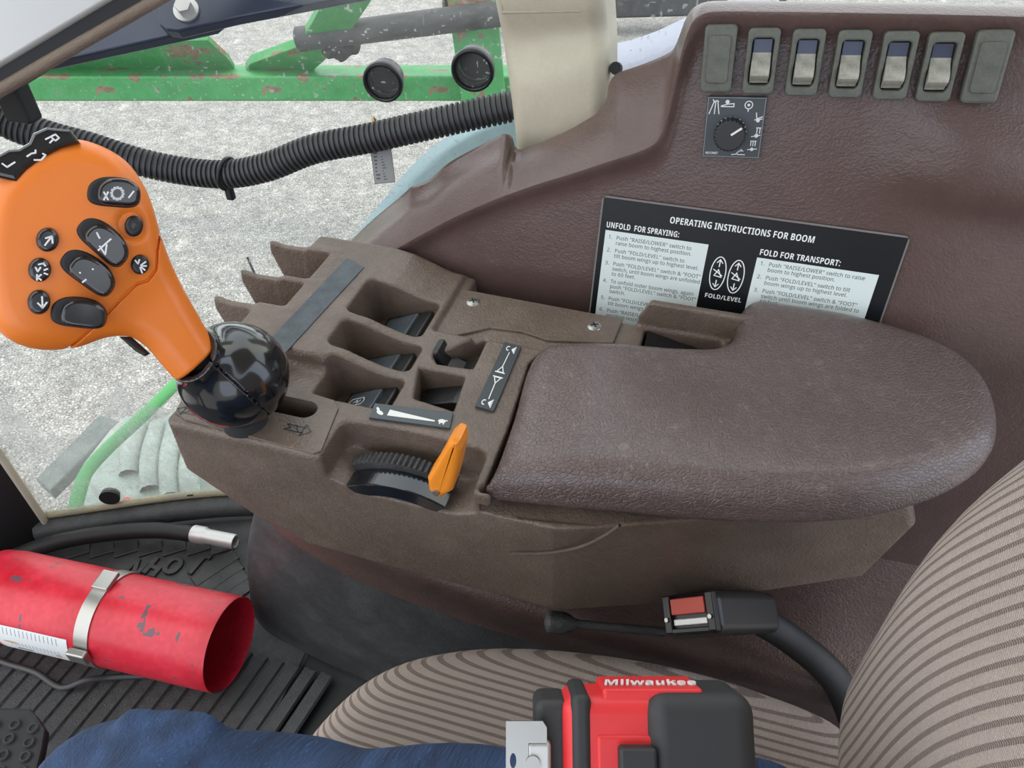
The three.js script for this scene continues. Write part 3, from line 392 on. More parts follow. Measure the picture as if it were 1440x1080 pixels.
  const arrow = (px, py, s, flip) => { const c = atY(px, py, 0.6918), k = mesh('embossed_mark', strokes([[[-1, 0.3], [0.6, 0.3]], [[-1, -0.3], [0.6, -0.3]], [[0.5, 0.6], [1.2, 0], [0.5, -0.6], [0.5, 0.6]], [[-1, 0.3], [-0.6, 0], [-1, -0.3]], [[-0.2, 0.3], [0.2, -0.3]]].map((l) => l.map((p) => [p[0] * s * flip, p[1] * s])), 0.001).rotateX(-Math.PI / 2), M.label, con); k.position.copy(c); };
  arrow(418, 603, 0.0095, 1); arrow(265, 578, 0.008, -1);
  mesh('cover_plate', planPrism(P([[644, 407], [876, 450], [862, 484], [770, 480], [735, 468], [690, 462], [620, 478], [612, 472]], 0.683), 0.681, 0.6845, 0.0008), M.console, con);
  for (const [px, py] of [[665, 423], [836, 457]]) { const c = atY(px, py, 0.686), s = mesh('screw', new THREE.SphereGeometry(0.0068, 18, 8, 0, 6.3, 0, 1.5).scale(1, 0.35, 1), M.steel, con); s.position.copy(c); s.position.y = 0.6843; for (const a of [0.5, 2.07]) mesh('cross_slot', boxUV(new THREE.BoxGeometry(0.007, 0.0006, 0.0013)).rotateY(a).translate(0, 0.0023, 0), M.rubberDark, s); }
  const strip = P([[488, 363], [512, 376], [398, 500], [375, 482]], 0.7064); mesh('label_strip', planPrism(strip, 0.7062, 0.7068), M.label, con);
  const lab = (name, q, draw, cw, ch, y) => { const c = P(q, y), T = canvasTex(cw, ch, draw), g = new THREE.BufferGeometry(); const pos = [], uv = [0, 1, 1, 1, 1, 0, 0, 0]; c.forEach((p) => pos.push(p.x, y, p.z)); g.setAttribute('position', new THREE.Float32BufferAttribute(pos, 3)); g.setAttribute('uv', new THREE.Float32BufferAttribute(uv, 2)); g.setIndex([0, 3, 2, 0, 2, 1]); g.computeVertexNormals(); const b = mesh(name, planPrism(c, y - 0.002, y - 0.0003), M.label, con); mesh('print', g, new THREE.MeshStandardMaterial({ map: T, roughness: 0.4 }), b); };
  lab('speed_label', [[527, 567], [637, 580], [632, 602], [519, 587]], (c, w, h) => { c.fillStyle = '#454b4d'; c.fillRect(0, 0, w, h); c.fillStyle = '#e8e8e2'; c.beginPath(); c.moveTo(110, 35); c.lineTo(410, 75); c.lineTo(410, 85); c.lineTo(105, 85); c.fill(); c.beginPath(); c.ellipse(55, 70, 26, 14, 0.5, 0, 7); c.fill(); c.beginPath(); c.ellipse(36, 45, 9, 20, -0.6, 0, 7); c.fill(); c.beginPath(); c.ellipse(455, 75, 24, 15, 0, 0, 7); c.fill(); c.fillRect(440, 85, 8, 14); c.fillRect(464, 85, 8, 14); c.fillRect(476, 64, 14, 9); }, 512, 120, 0.6922);
  lab('boom_label', [[710, 481], [733, 487], [694, 578], [668, 571]], (c, w, h) => { c.fillStyle = '#343a3d'; c.fillRect(0, 0, w, h); c.strokeStyle = c.fillStyle = '#e6e8e4'; c.lineWidth = 8; const L = (...p) => { c.beginPath(); c.moveTo(p[0], p[1]); for (let i = 2; i < p.length; i += 2) c.lineTo(p[i], p[i + 1]); c.stroke(); };
    for (const s of [1, -1]) { c.save(); if (s < 0) { c.translate(0, h); c.scale(1, -1); } for (let i = -2; i < 3; i++) L(90, 45, 125, 45 + i * 14); c.beginPath(); c.arc(55, 42, 16, 1, 5.3); c.stroke(); L(80, 70, 75, 190, 45, 235, 105, 235, 75, 190); L(30, 238, 120, 238); c.restore(); } }, 160, 512, 0.6922);
  // raised side panel seam
  const zs = (y) => -0.31 - (0.69 - y) * 0.13; const seam = [[872, 737], [850, 752], [815, 768], [770, 776], [720, 777]].map(([px, py]) => { const p = atP(px, py, V(0, 0.69, -0.31), V(0, -0.13, 1).normalize()); p.z += 0.001; return p; });
  mesh('panel_lip', sweep(seam, () => 0.0012, 40, 6), M.console, con);
  // thumbwheel with orange lever
  const w = thing('throttle_wheel', 'black ribbed throttle thumbwheel with an orange pointer lever', 'lever');
  const cx = (rl.x + rr.x) / 2 - 0.002, R = 0.085, cy = 0.676 - R, arc = []; const a0 = Math.PI / 2 + 0.56, a1 = Math.PI / 2 - 0.5, n = 60;
  for (let i = 0; i <= n; i++) { const a = a0 + (a1 - a0) * i / n, r = R + (i % 3 === 0 ? -0.0012 : 0.0006); arc.push([cx + r * Math.cos(a), cy + r * Math.sin(a)]); }
  const low = []; for (let i = 0; i <= 20; i++) { const a = a1 + (a0 - a1) * i / 20; low.push([cx + (R - 0.019) * Math.cos(a), cy + (R - 0.019) * Math.sin(a)]); }
  const clipY = (l) => l.map((p) => [p[0], Math.max(p[1], 0.6525)]);
  mesh('ribbed_rim', boxUV(prism(clipY([...arc, ...low]), 0.011, 0.0005)).translate(0, 0, -0.343), M.rubber, w);
  const face = [...Array.from({ length: 30 }, (_, i) => { const a = a0 + (a1 - a0) * i / 29; return [cx + (R - 0.006) * Math.cos(a), cy + (R - 0.006) * Math.sin(a)]; }), ...low]; mesh('wheel_face', boxUV(prism(clipY(face), 0.016, 0.001)).translate(0, 0, -0.331), M.gloss, w);
  const o = atP(620, 690, V(0, 0, -0.312), V(0, 0, 1)), tip = atP(641, 622, V(0, 0, -0.312), V(0, 0, 1)); const LV = (px, py) => { const p = atP(px, py, V(0, 0, -0.308), V(0, 0, 1)); return [p.x, p.y]; };
  const lg = prism([LV(603, 688), LV(601, 672), LV(610, 658), LV(629, 624), LV(637, 617), LV(646, 621), LV(649, 632), LV(643, 664), LV(636, 690), LV(619, 700)], 0.02, 0.004, [], 4); mesh('pointer_lever', boxUV(lg).translate(0, 0, -0.326), M.lever, w);
  mesh('screw', new THREE.CylinderGeometry(0.0026, 0.0026, 0.002, 14).rotateX(Math.PI / 2).translate(LV(615, 689)[0], LV(615, 689)[1], -0.3055), M.steel, w);
}
// armrest pad
{
  const poly = spline(padPts, 130);
  const f = (x, y, z) => { const top = 0.712 - 0.007 * Math.exp(-((x - 0.06) ** 2) / 0.008 - ((z + 0.46) ** 2) / 0.0022) + 0.004 * Math.exp(-((x - 0.12) ** 2) / 0.006 - ((z + 0.555) ** 2) / 0.001) - 0.006 * smooth(-0.05, -0.12, x); const mid = (top + 0.6645) / 2, e = sdPoly(poly, x, z); return ext(e, y - mid, (top - 0.6645) / 2, 0.021); };
  solo('armrest_pad', 'brown leather-grained padded armrest on the side console', 'armrest', nets(f, [-0.14, 0.645, -0.61], [0.26, 0.73, -0.28], 0.003, (x, y, z) => [x, z - y]), M.pad);
}
// pedestal below the console
{
  const sec = [[0, [[-0.62, -0.85], [-0.618, -0.6], [-0.605, -0.53], [-0.56, -0.49], [-0.48, -0.47], [-0.4, -0.458], [-0.2, -0.44], [0.3, -0.43]]], [0.12, [[-0.6, -0.85], [-0.6, -0.6], [-0.585, -0.54], [-0.54, -0.503], [-0.47, -0.48], [-0.39, -0.465], [-0.2, -0.45], [0.3, -0.44]]], [0.3, [[-0.53, -0.85], [-0.53, -0.6], [-0.51, -0.535], [-0.465, -0.5], [-0.4, -0.475], [-0.33, -0.455], [-0.15, -0.435], [0.3, -0.43]]], [0.4, [[-0.49, -0.85], [-0.49, -0.6], [-0.465, -0.53], [-0.42, -0.49], [-0.36, -0.455], [-0.28, -0.425], [-0.12, -0.4], [0.3, -0.4]]], [0.425, [[-0.47, -0.85], [-0.47, -0.6], [-0.44, -0.535], [-0.4, -0.5], [-0.33, -0.47], [-0.25, -0.45], [-0.1, -0.44], [0.3, -0.44]]], [0.512, [[-0.42, -0.85], [-0.42, -0.6], [-0.4, -0.55], [-0.36, -0.52], [-0.3, -0.5], [-0.2, -0.49], [-0.1, -0.48], [0.3, -0.48]]]];
  const rows = sec.map(([y, p]) => new THREE.CatmullRomCurve3(p.map((q) => V(q[0], y, q[1]))).getPoints(80)); const cs = rows[0].map((_, j) => new THREE.CatmullRomCurve3(rows.map((r) => r[j]))); const dense = []; for (let i = 0; i <= 60; i++) dense.push(cs.map((c) => c.getPoint(i / 60)));
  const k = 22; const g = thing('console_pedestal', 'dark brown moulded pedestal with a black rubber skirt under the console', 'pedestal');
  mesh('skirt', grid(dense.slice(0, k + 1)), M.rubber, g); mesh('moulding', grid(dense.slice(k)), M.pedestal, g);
}

// ---------- orange shift lever ----------
{
  const g = thing('shift_lever', 'orange multi-button shift lever with a glossy black ball base', 'lever');
  const head = atY(100, 340, 0.85), neck = atY(278, 503, 0.765), d = head.clone().sub(neck).normalize(), tc = CAM.clone().sub(head).normalize(), n = tc.addScaledVector(d, -tc.dot(d)).normalize(), b = d.clone().cross(n).normalize();
  const m4 = new THREE.Matrix4().makeBasis(b, d, n).setPosition(head); const inv = m4.clone().invert();
  const L = (px, py, off = 0) => { const p = atP(px, py, head.clone().addScaledVector(n, off), n).applyMatrix4(inv); return [p.x, p.y]; };
  const out = spline([[300, 478], [272, 432], [247, 385], [226, 335], [212, 290], [198, 258], [175, 228], [140, 207], [105, 198], [60, 206], [15, 235], [-15, 275], [-28, 340], [-25, 400], [-10, 450], [20, 478], [60, 490], [110, 487], [150, 474], [182, 473], [205, 487], [225, 510], [246, 534], [268, 558], [330, 510]].map((p) => L(...p)), 110);
  const cutLine = [[80, 500], [107, 478], [140, 446], [188, 397], [204, 393], [216, 377], [217, 352], [222, 330], [245, 320], [400, 300], [400, 700], [60, 700]].map((p) => L(...p));
  const e0 = L(304, 482), e1 = L(246, 536), en = [-(e1[1] - e0[1]), e1[0] - e0[0]], el = Math.hypot(...en) * (en[1] > 0 ? -1 : 1);
  const gy = (y) => 0.0155 + 0.0085 * smooth(-0.06, -0.01, y);
  const core = (x, y, z) => { const t = gy(y); return smax(ext(sdPoly(out, x, y), z, t, Math.min(0.0145, t - 0.001)), ((x - e0[0]) * en[0] + (y - e0[1]) * en[1]) / el, 0.003); };
  const sock = [L(188, 318, 0.02), 0.0105];
  const top = (x, y, z) => { let q = smax(core(x, y, z), -(sdPoly(cutLine, x, y) - 0.0004), 0.001); return smax(q, -(Math.hypot(x - sock[0][0], y - sock[0][1], (z - 0.026) * 1.6) - sock[1]), 0.003); };
  const bot = (x, y, z) => smax(core(x, y, z), sdPoly(cutLine, x, y) + 0.0004, 0.001);
  const lo = [9, 9], hi = [-9, -9]; out.forEach((p) => { for (const i of [0, 1]) { lo[i] = Math.min(lo[i], p[i]); hi[i] = Math.max(hi[i], p[i]); } });
  const bl = [lo[0] - 0.006, lo[1] - 0.006, -0.03], bh = [hi[0] + 0.006, hi[1] + 0.006, 0.03];
  const grp = new THREE.Group(); const put = (name, geo, mat, parent = g) => { const q = mesh(name, geo, mat, parent); return q; };
  const place = (geo) => geo.applyMatrix4(m4);
  put('grip_head', place(nets(top, bl, bh, 0.0013)), M.orange); put('grip_neck', place(nets(bot, bl, bh, 0.0013)), M.orange);
  put('inner_core', place(nets((x, y, z) => core(x, y, z) + 0.002, bl, bh, 0.003)), M.orange);
  const zf = 0.0225; // front face height
  const btn = (pts, mat, name = 'button', h = 0.0055, icon, pos) => { const poly = spline(pts.map((p) => L(...p, zf)), 40), q = put(name, place(boxUV(prism(poly, h + 0.004, 0.0022, [], 4)).translate(0, 0, zf - 0.004)), mat); if (icon) put('icon', place(strokes(icon.map((l) => l.map((p) => L(p[0], p[1], zf + h))), 0.0009).translate(0, 0, zf + h + 0.0002)), M.white, q); return q; };
  const ring = (cx, cy, rx, ry, rot = 0) => Array.from({ length: 10 }, (_, i) => { const a = -i / 10 * 6.2832, x = rx * Math.cos(a), y = ry * Math.sin(a); return [cx + x * Math.cos(rot) - y * Math.sin(rot), cy + x * Math.sin(rot) + y * Math.cos(rot)]; });
  const bean = (cx, cy, len, wd, rot, bend) => { const o = []; for (let i = 0; i < 20; i++) { const a = -i / 20 * 6.2832, c = Math.cos(a), s = Math.sin(a), x = len * Math.sign(c) * Math.pow(Math.abs(c), 0.75), y = wd * Math.sign(s) * Math.pow(Math.abs(s), 0.75) - bend * (1 - (x / len) ** 2) + bend * 0.5; o.push([cx + x * Math.cos(rot) - y * Math.sin(rot), cy + x * Math.sin(rot) + y * Math.cos(rot)]); } return o; };
  const gear = []; for (let i = 0; i <= 48; i++) { const a = i / 48 * 6.2832, r = i % 4 < 2 ? 9 : 7.2; gear.push([165 + r * Math.cos(a), 272 + r * Math.sin(a)]); }
  const two = (cx, cy, len, wd, rot, bend, icon) => { btn(bean(cx, cy, len + 2, wd + 1.5, rot, bend), M.rubberDark, 'button_base', 0.003); return btn(bean(cx + 6 * Math.cos(rot), cy + 6 * Math.sin(rot), len - 6, wd - 1, rot, bend), M.gloss, 'button', 0.008, icon); };
  two(160, 272, 36, 20, 0.08, 4, [gear, [[146, 270], [152, 281]], [[152, 270], [146, 281]], [[181, 278], [188, 269]]]);
  two(145, 340, 40, 20, 0.72, 5, [[[136, 327], [140, 335]], [[138, 352], [156, 336]], [[140, 346], [148, 358], [150, 344]]]);
  two(124, 383, 41, 20, 0.62, 5, [[[116, 397], [121, 393]], [[112, 383], [113, 384]], [[130, 378], [131, 379]]]);
  two(111, 441, 38, 20, 0.12, 4);
  const rb = (cx, cy, r, icon) => { btn(ring(cx, cy, r + 2, r + 3), M.rubberDark, 'button_base', 0.002); return btn(ring(cx + 1, cy, r, r + 1), M.gloss, 'button', 0.005, icon); };
  rb(66, 337, 16, [[[63, 345], [73, 332]], [[64, 335], [73, 332], [74, 342]]]);
  rb(55, 379, 16, [[[54, 372], [62, 370]], [[60, 370], [64, 374]], [[50, 376], [53, 382], [57, 376]], [[52, 394], [52, 386]], [[58, 394], [53, 390], [58, 386]], [[62, 380], [67, 378]], [[62, 384], [67, 386]]]);
  rb(54, 424, 16, [[[59, 417], [60, 433]], [[53, 426], [60, 433], [66, 425]]]);
  btn(ring(188, 318, 13, 15), M.black, 'button', 0.003); btn(ring(188, 318, 5, 6), M.rubber, 'button_cap', 0.0042);
  btn(ring(197, 372, 13, 14), M.black, 'button', 0.0016, [[[190, 366], [194, 371], [196, 365]], [[198, 373], [205, 368]], [[198, 374], [206, 374]], [[198, 375], [204, 380]], [[197, 376], [200, 384]]]);
  // L R rocker along the top edge
  const lrp = [[-14, 248], [-6, 226], [14, 215], [28, 214], [42, 206], [48, 193], [66, 185], [98, 188], [112, 206], [86, 214], [60, 228], [40, 243], [26, 259], [4, 254]].map((p) => L(...p)); const lr = put('steering_rocker', place(boxUV(prism(lrp, 0.036, 0.003, [], 3)).translate(0, 0, -0.012)), M.gloss);
  put('icon', place(strokes([[[-3, 224], [4, 229], [15, 222]], [[58, 190], [72, 183], [77, 188], [72, 192], [66, 187], [66, 187]], [[69, 190], [64, 195]], [[32, 214], [38, 210], [44, 209], [44, 205]], [[42, 219], [52, 219], [58, 212], [54, 210]]].map((l) => l.map((p) => L(p[0] + 6, p[1] + 6, 0.024))), 0.0009).translate(0, 0, 0.0243)), M.white, lr);
  put('trigger', place(boxUV(prism([[168, 474], [185, 474], [212, 498], [204, 502], [190, 494]].map((p) => L(...p)), 0.012, 0.002)).translate(0, 0, -0.012)), M.gloss);
  // ball boot
  const bc = atY(329, 527, 0.733), ax = neck.clone().sub(bc).normalize(), R = 0.0395;
  const ball = (x, y, z) => { const dx = x - bc.x, dy = y - bc.y, dz = z - bc.z; let q = Math.hypot(dx, dy * 1.03, dz) - R; const al = dx * ax.x + dy * ax.y + dz * ax.z, rad = Math.sqrt(Math.max(0, dx * dx + dy * dy + dz * dz - al * al));
    q = smin(q, Math.max(Math.abs(rad - 0.0175) - 0.0022, Math.abs(al - 0.036) - 0.009), 0.01); const sd = dx * b.x + dy * b.y + dz * b.z; q = Math.max(q, -Math.max(Math.abs(sd + 0.004) - 0.0006, R - 0.0025 - Math.hypot(dx, dy, dz), al - 0.05)); return q; };
  put('ball_boot', nets(ball, [bc.x - 0.055, bc.y - 0.045, bc.z - 0.055], [bc.x + 0.05, bc.y + 0.06, bc.z + 0.06], 0.0013), M.gloss);
  put('shaft', rod(bc.clone().addScaledVector(ax, 0.01), neck.clone().addScaledVector(d, 0.02), 0.0155, 0.0155, 28), M.rubberDark);
  put('base_ring', new THREE.CylinderGeometry(0.016, 0.017, 0.01, 24).translate(bc.x + 0.002, 0.695, bc.z + 0.006), M.rubber);
}

// ---------- seat ----------
{
  const g = thing('driver_seat', 'ribbed tan knit driver seat with a paler backrest', 'seat');
  const cp = spline([[-0.25, 0], [-0.235, -0.19], [-0.2, -0.265], [-0.13, -0.31], [0, -0.34], [0.12, -0.342], [0.2, -0.32], [0.24, -0.2], [0.24, 0.2], [0, 0.34], [-0.2, 0.26]], 80);
  const cu = (x, y, z) => ext(sdPoly(cp, x, z), y - 0.435, 0.07 - 0.012 * Math.exp(-(z * z) / 0.02), 0.05);
  mesh('cushion', nets(cu, [-0.29, 0.34, -0.38], [0.28, 0.53, 0.38], 0.006, (x, y, z) => [x, z * 1 - y]), M.seat, g);
  const bp = spline([[-0.33, 0.66], [-0.318, 0.57], [-0.27, 0.53], [-0.1, 0.52], [0.1, 0.52], [0.27, 0.53], [0.33, 0.6], [0.34, 0.8], [0.29, 1.02], [0.2, 1.12], [-0.2, 1.12], [-0.29, 1.02], [-0.34, 0.8]], 80);
  const bk = (x, y, z) => { const front = 0.165 + 0.12 * (y - 0.6) + 0.05 * Math.exp(-(z * z) / 0.03) - 0.02 * Math.exp(-((y - 0.72) ** 2) / 0.02); return ext(sdPoly(bp, z, y), x - front - 0.055, 0.06, 0.05); };
  mesh('backrest', nets(bk, [0.1, 0.48, -0.38], [0.42, 1.16, 0.38], 0.006, (x, y, z) => [y, z - x]), M.back, g);
  mesh('seat_base', boxUV(new RoundedBoxGeometry(0.36, 0.34, 0.44, 3, 0.03)).translate(0.03, 0.17, 0), M.frame, g);
  mesh('recliner_lever', sweep([atY(935, 889, 0.49), atY(850, 881, 0.492), atY(765, 874, 0.495)], (s, u) => 0.004 + 0.006 * smooth(0.7, 0.85, u) - 0.0085 * smooth(0.95, 1, u) ** 3, 40, 12), M.rubber, g);
  mesh('slide_rail', boxUV(new RoundedBoxGeometry(0.5, 0.02, 0.03, 2, 0.004)).translate(0.05, 0.3, -0.36), M.frame, g);
}
// seat belt buckle
{
  const g = thing('belt_buckle', 'black seat belt buckle with a red release button', 'buckle');
  const c = atY(968, 862, 0.565), toC = CAM.clone().sub(c).normalize(), cr = V(Math.cos(YAW), 0, -Math.sin(YAW)), X = toC.clone().multiplyScalar(0.8).addScaledVector(cr, -0.55).normalize(), e = c.clone().addScaledVector(X, -0.112), Z = cr.clone().add(V(0, 0.12, 0)).addScaledVector(X, -cr.dot(X)).normalize().negate(), Y = X.clone().cross(Z.clone().negate());
  const m = new THREE.Matrix4().makeBasis(Z.clone().negate(), Y, X.clone()).setPosition(c); // local +z points out of the mouth, x across
  const put = (n, geo, mat, p = g) => mesh(n, boxUV(geo).applyMatrix4(m), mat, p);
  put('housing', new RoundedBoxGeometry(0.05, 0.034, 0.112, 4, 0.008).translate(0, -0.001, -0.0595), M.black);
  for (const q of [-1, 1]) put('cheek', new RoundedBoxGeometry(0.0075, 0.03, 0.008, 2, 0.0015).translate(q * 0.0205, 0, -0.003), M.black);
  put('lower_lip', new RoundedBoxGeometry(0.044, 0.004, 0.007, 2, 0.001).translate(0, -0.013, -0.003), M.black);
  put('release_button', new RoundedBoxGeometry(0.032, 0.0125, 0.006, 2, 0.001).translate(0, 0.0055, -0.002), M.buckleRed); put('latch_slot', new RoundedBoxGeometry(0.032, 0.0055, 0.004, 2, 0.001).translate(0, -0.0065, -0.003), M.zinc);
  for (const s of [-1, 1]) put('rivet', new THREE.CylinderGeometry(0.0018, 0.0018, 0.002, 10).rotateX(Math.PI / 2).translate(s * 0.0205, -0.004, 0.002), M.steel);
  mesh('strap', sweep([e.clone().addScaledVector(X, 0.01), e.clone().add(V(0.03, -0.02, 0)), e.clone().add(V(0.08, -0.05, 0.01)), e.clone().add(V(0.13, -0.14, 0.01))], () => 0.014, 20, 12), M.rubberDark, g);
}
// ---------- person: legs in jeans, seen from the lap ----------
{
  const g = thing('person', 'seated person in blue jeans, thigh across the seat', 'person');
  const hipR = V(0.09, 0.59, -0.132), kneeR = V(-0.25, 0.59, -0.07), footR = V(-0.34, 0.1, -0.03), hipL = V(0.09, 0.57, 0.1), kneeL = V(-0.27, 0.575, 0.16), footL = V(-0.34, 0.1, 0.17);
  const foldA = atY(190, 1030, 0.64), foldB = atY(285, 1028, 0.645);
  const f = (x, y, z) => { let d = smin(sdCap(x, y, z, hipR, kneeR, 0.085, 0.066), sdCap(x, y, z, kneeR, footR, 0.066, 0.05), 0.04); let e = smin(sdCap(x, y, z, hipL, kneeL, 0.085, 0.066), sdCap(x, y, z, kneeL, footL, 0.066, 0.05), 0.04); d = smin(d, e, 0.05);
    d = smin(d, sdCap(x, y, z, V(0.06, 0.605, -0.07), V(0.06, 0.605, 0.07), 0.095, 0.095), 0.06);
    const wr = 0.0035 * Math.sin(38 * x + 60 * z + 12 * y) * Math.sin(17 * x - 25 * z + 1.3) + 0.003 * Math.sin(70 * x + 30 * y + 45 * z); const fold = sdCap(x, y, z, foldA, foldB, 0.014, 0.011); return smin(d + wr, fold, 0.008); };
  mesh('jeans', nets(f, [-0.55, 0.05, -0.22], [0.22, 0.75, 0.28], 0.007, (x, y, z) => [x, z - y]), M.denim, g);
  const hit = (px, py) => { const r = ray(px, py).normalize(), p = CAM.clone(); for (let i = 0; i < 90; i++) p.addScaledVector(r, Math.max(0.0004, f(p.x, p.y, p.z) * 0.8)); return p; };
  for (const [x0, y0, x1, y1] of [[157, 1021, 164, 1046], [172, 1016, 178, 1042]]) for (let i = 0; i < 6; i++) { const t = i / 6, a = hit(x0 + (x1 - x0) * t, y0 + (y1 - y0) * t), b = hit(x0 + (x1 - x0) * (t + 0.1), y0 + (y1 - y0) * (t + 0.1)); if (a.distanceTo(b) < 0.03) mesh('stitch', rod(a, b, 0.0014, 0.0014, 6), M.stitch, g); }
  for (const [p, z] of [[footR, -0.02], [footL, 0.17]]) mesh('shoe', nets((x, y, z2) => Math.max(smin(sdCap(x, y, z2, V(p.x + 0.05, 0.05, z), V(p.x - 0.15, 0.035, z), 0.045, 0.035), sdCap(x, y, z2, V(p.x + 0.02, 0.05, z), V(p.x, 0.12, z), 0.045, 0.05), 0.03), 0.008 - y), [p.x - 0.22, 0, z - 0.08], [p.x + 0.13, 0.19, z + 0.08], 0.006), M.rubberDark, g);
}
// ---------- tape measure on the lap ----------
{
  const g = thing('tape_measure', 'red and black tape measure with a steel hook resting on the lap', 'tape measure');
  const c0 = atY(905, 1058, 0.71), X = atY(1045, 1030, 0.705).sub(atY(790, 1030, 0.705)), W = X.length(); X.normalize(); const Y = V(0, 1, 0.8).normalize(), Z = X.clone().cross(Y).normalize(), Y2 = Z.clone().cross(X); const m = new THREE.Matrix4().makeBasis(X, Y2, Z).setPosition(c0);
  const put = (n, geo, mat, p = g) => mesh(n, boxUV(geo).applyMatrix4(m), mat, p); const D = 0.075;
  // profile in local x (along) and z (toward the lap), thickness along y
  const body = (x0, x1, y0, y1, z0, z1, r) => new RoundedBoxGeometry(x1 - x0, y1 - y0, z1 - z0, 4, r).translate((x0 + x1) / 2, (y0 + y1) / 2, (z0 + z1) / 2);
  put('case', body(-0.04, 0.02, -0.033, 0.007, -0.027, 0.055, 0.008), M.tapeRed); put('rubber_back', body(0.0, 0.054, -0.034, 0.0125, -0.029, 0.056, 0.0105), M.tapeBlack);
  put('rubber_band', body(-0.036, -0.026, -0.034, 0.0085, -0.0285, 0.0565, 0.004), M.tapeBlack); put('nose', body(-0.054, -0.036, -0.033, 0.0, -0.024, 0.052, 0.005), M.tapeBlack);
  put('label_panel', body(-0.02, 0.03, -0.028, 0.004, -0.0305, -0.02, 0.002), M.tapeRed); const lt = boxUV(new TextGeometry('Milwaukee', { font, size: 0.0105, depth: 0.0008, curveSegments: 4 })); lt.computeBoundingBox(); lt.applyMatrix4(new THREE.Matrix4().set(1, 0.25, 0, 0, 0, 1, 0, 0, 0, 0, 1, 0, 0, 0, 0, 1)).scale(0.62, 1, 1); put('lettering', lt.rotateY(Math.PI).rotateZ(Math.PI).translate(-0.019, -0.003, -0.0307), M.white);
  put('side_panel', body(-0.024, 0.005, 0.003, 0.0085, -0.01, 0.05, 0.002), M.tapeRed); put('belt_clip', body(-0.014, 0.004, 0.006, 0.016, -0.006, 0.06, 0.002), M.tapeBlack);
  const hk = [[-0.012, -0.016], [0.006, -0.016], [0.008, -0.013], [0.008, -0.006], [-0.001, -0.006], [-0.001, 0.012], [0.008, 0.012], [0.008, 0.02], [-0.009, 0.02], [-0.012, 0.016]].map((p) => [p[0] - 0.056, -p[1] - 0.0]); put('hook', prism(hk, 0.0012, 0, [circ(-0.0645, -0.002, 0.0016, 12).slice(0, -1).map((p) => [p[0], -0.002 + (p[1] + 0.002) * 2.2])]).rotateX(-Math.PI / 2).translate(0, 0.005, 0), M.steel);
  put('blade_end', body(-0.058, -0.046, -0.003, 0.006, -0.006, 0.012, 0.002), M.zinc); put('rivet', new THREE.CylinderGeometry(0.0035, 0.0035, 0.0014, 18).translate(-0.055, 0.0068, 0.003), M.steel);
}

// ---------- floor mat, extinguisher, hose, pedal ----------
{
  const g = thing('floor_mat', 'black ribbed rubber floor mat with moulded lettering', 'mat');
  const plan = [V(-1.03, 0, 0.5), V(-1.03, 0, -0.5), V(-0.99, 0, -0.54), ...gl(40).filter((p) => p.x > -0.95 && p.x < -0.45).map((p) => V(p.x, 0, p.z + 0.035)), V(-0.45, 0, 0.5)];
  mesh('base', planPrism(plan, -0.016, 0, 0), M.rubber, g);
  const rg = boxUV(prism([[-0.0115, 0], [0.0115, 0], [0.009, 0.004], [-0.009, 0.004]], 0.78)), rg2 = boxUV(prism([[-0.0115, 0], [0.0115, 0], [0.009, 0.004], [-0.009, 0.004]], 0.87)); // runs along z
  for (let i = 0; i < 22; i++) { const x = -1.0 + i * 0.0275; const r = mesh('rib', x > -0.62 && x < -0.4 ? rg : rg, M.rubber, g); r.position.set(x, 0, -0.445); r.rotation.y = -0.06 - 0.004 * i; }
  for (let i = 0; i < 7; i++) { const c = atY(110 + i * 34, 776 - i * 1.0, 0.0), q = mesh('bar', boxUV(prism([[-0.011, -0.02], [0.011, -0.02], [0.011, 0.02], [-0.011, 0.02]], 0.004, 0.0015).rotateX(-Math.PI / 2)), M.rubber, g); q.position.set(c.x, 0, c.z); q.rotation.y = -0.9; }
  for (let i = 0; i < 4; i++) { const c = atY(303 + i * 7, 800 + i * 14, 0.0), q = mesh('bar', boxUV(prism([[-0.012, -0.04], [0.012, -0.04], [0.012, 0.04], [-0.012, 0.04]], 0.004, 0.0015).rotateX(-Math.PI / 2)), M.rubber, g); q.position.set(c.x, 0, c.z); q.rotation.y = -0.5; }
  [...'JOHN'].forEach((ch, i) => { const t = boxUV(new TextGeometry(ch, { font, size: 0.033, depth: 0.004, curveSegments: 6, bevelEnabled: true, bevelSize: 0.001, bevelThickness: 0.001 })).rotateX(-Math.PI / 2).rotateY(Math.PI - 0.12); const c = atY(290 - i * 26, 788 + i * 2, 0.002), q = mesh('letter', t, M.rubber, g); q.position.set(c.x, 0, c.z); });
}
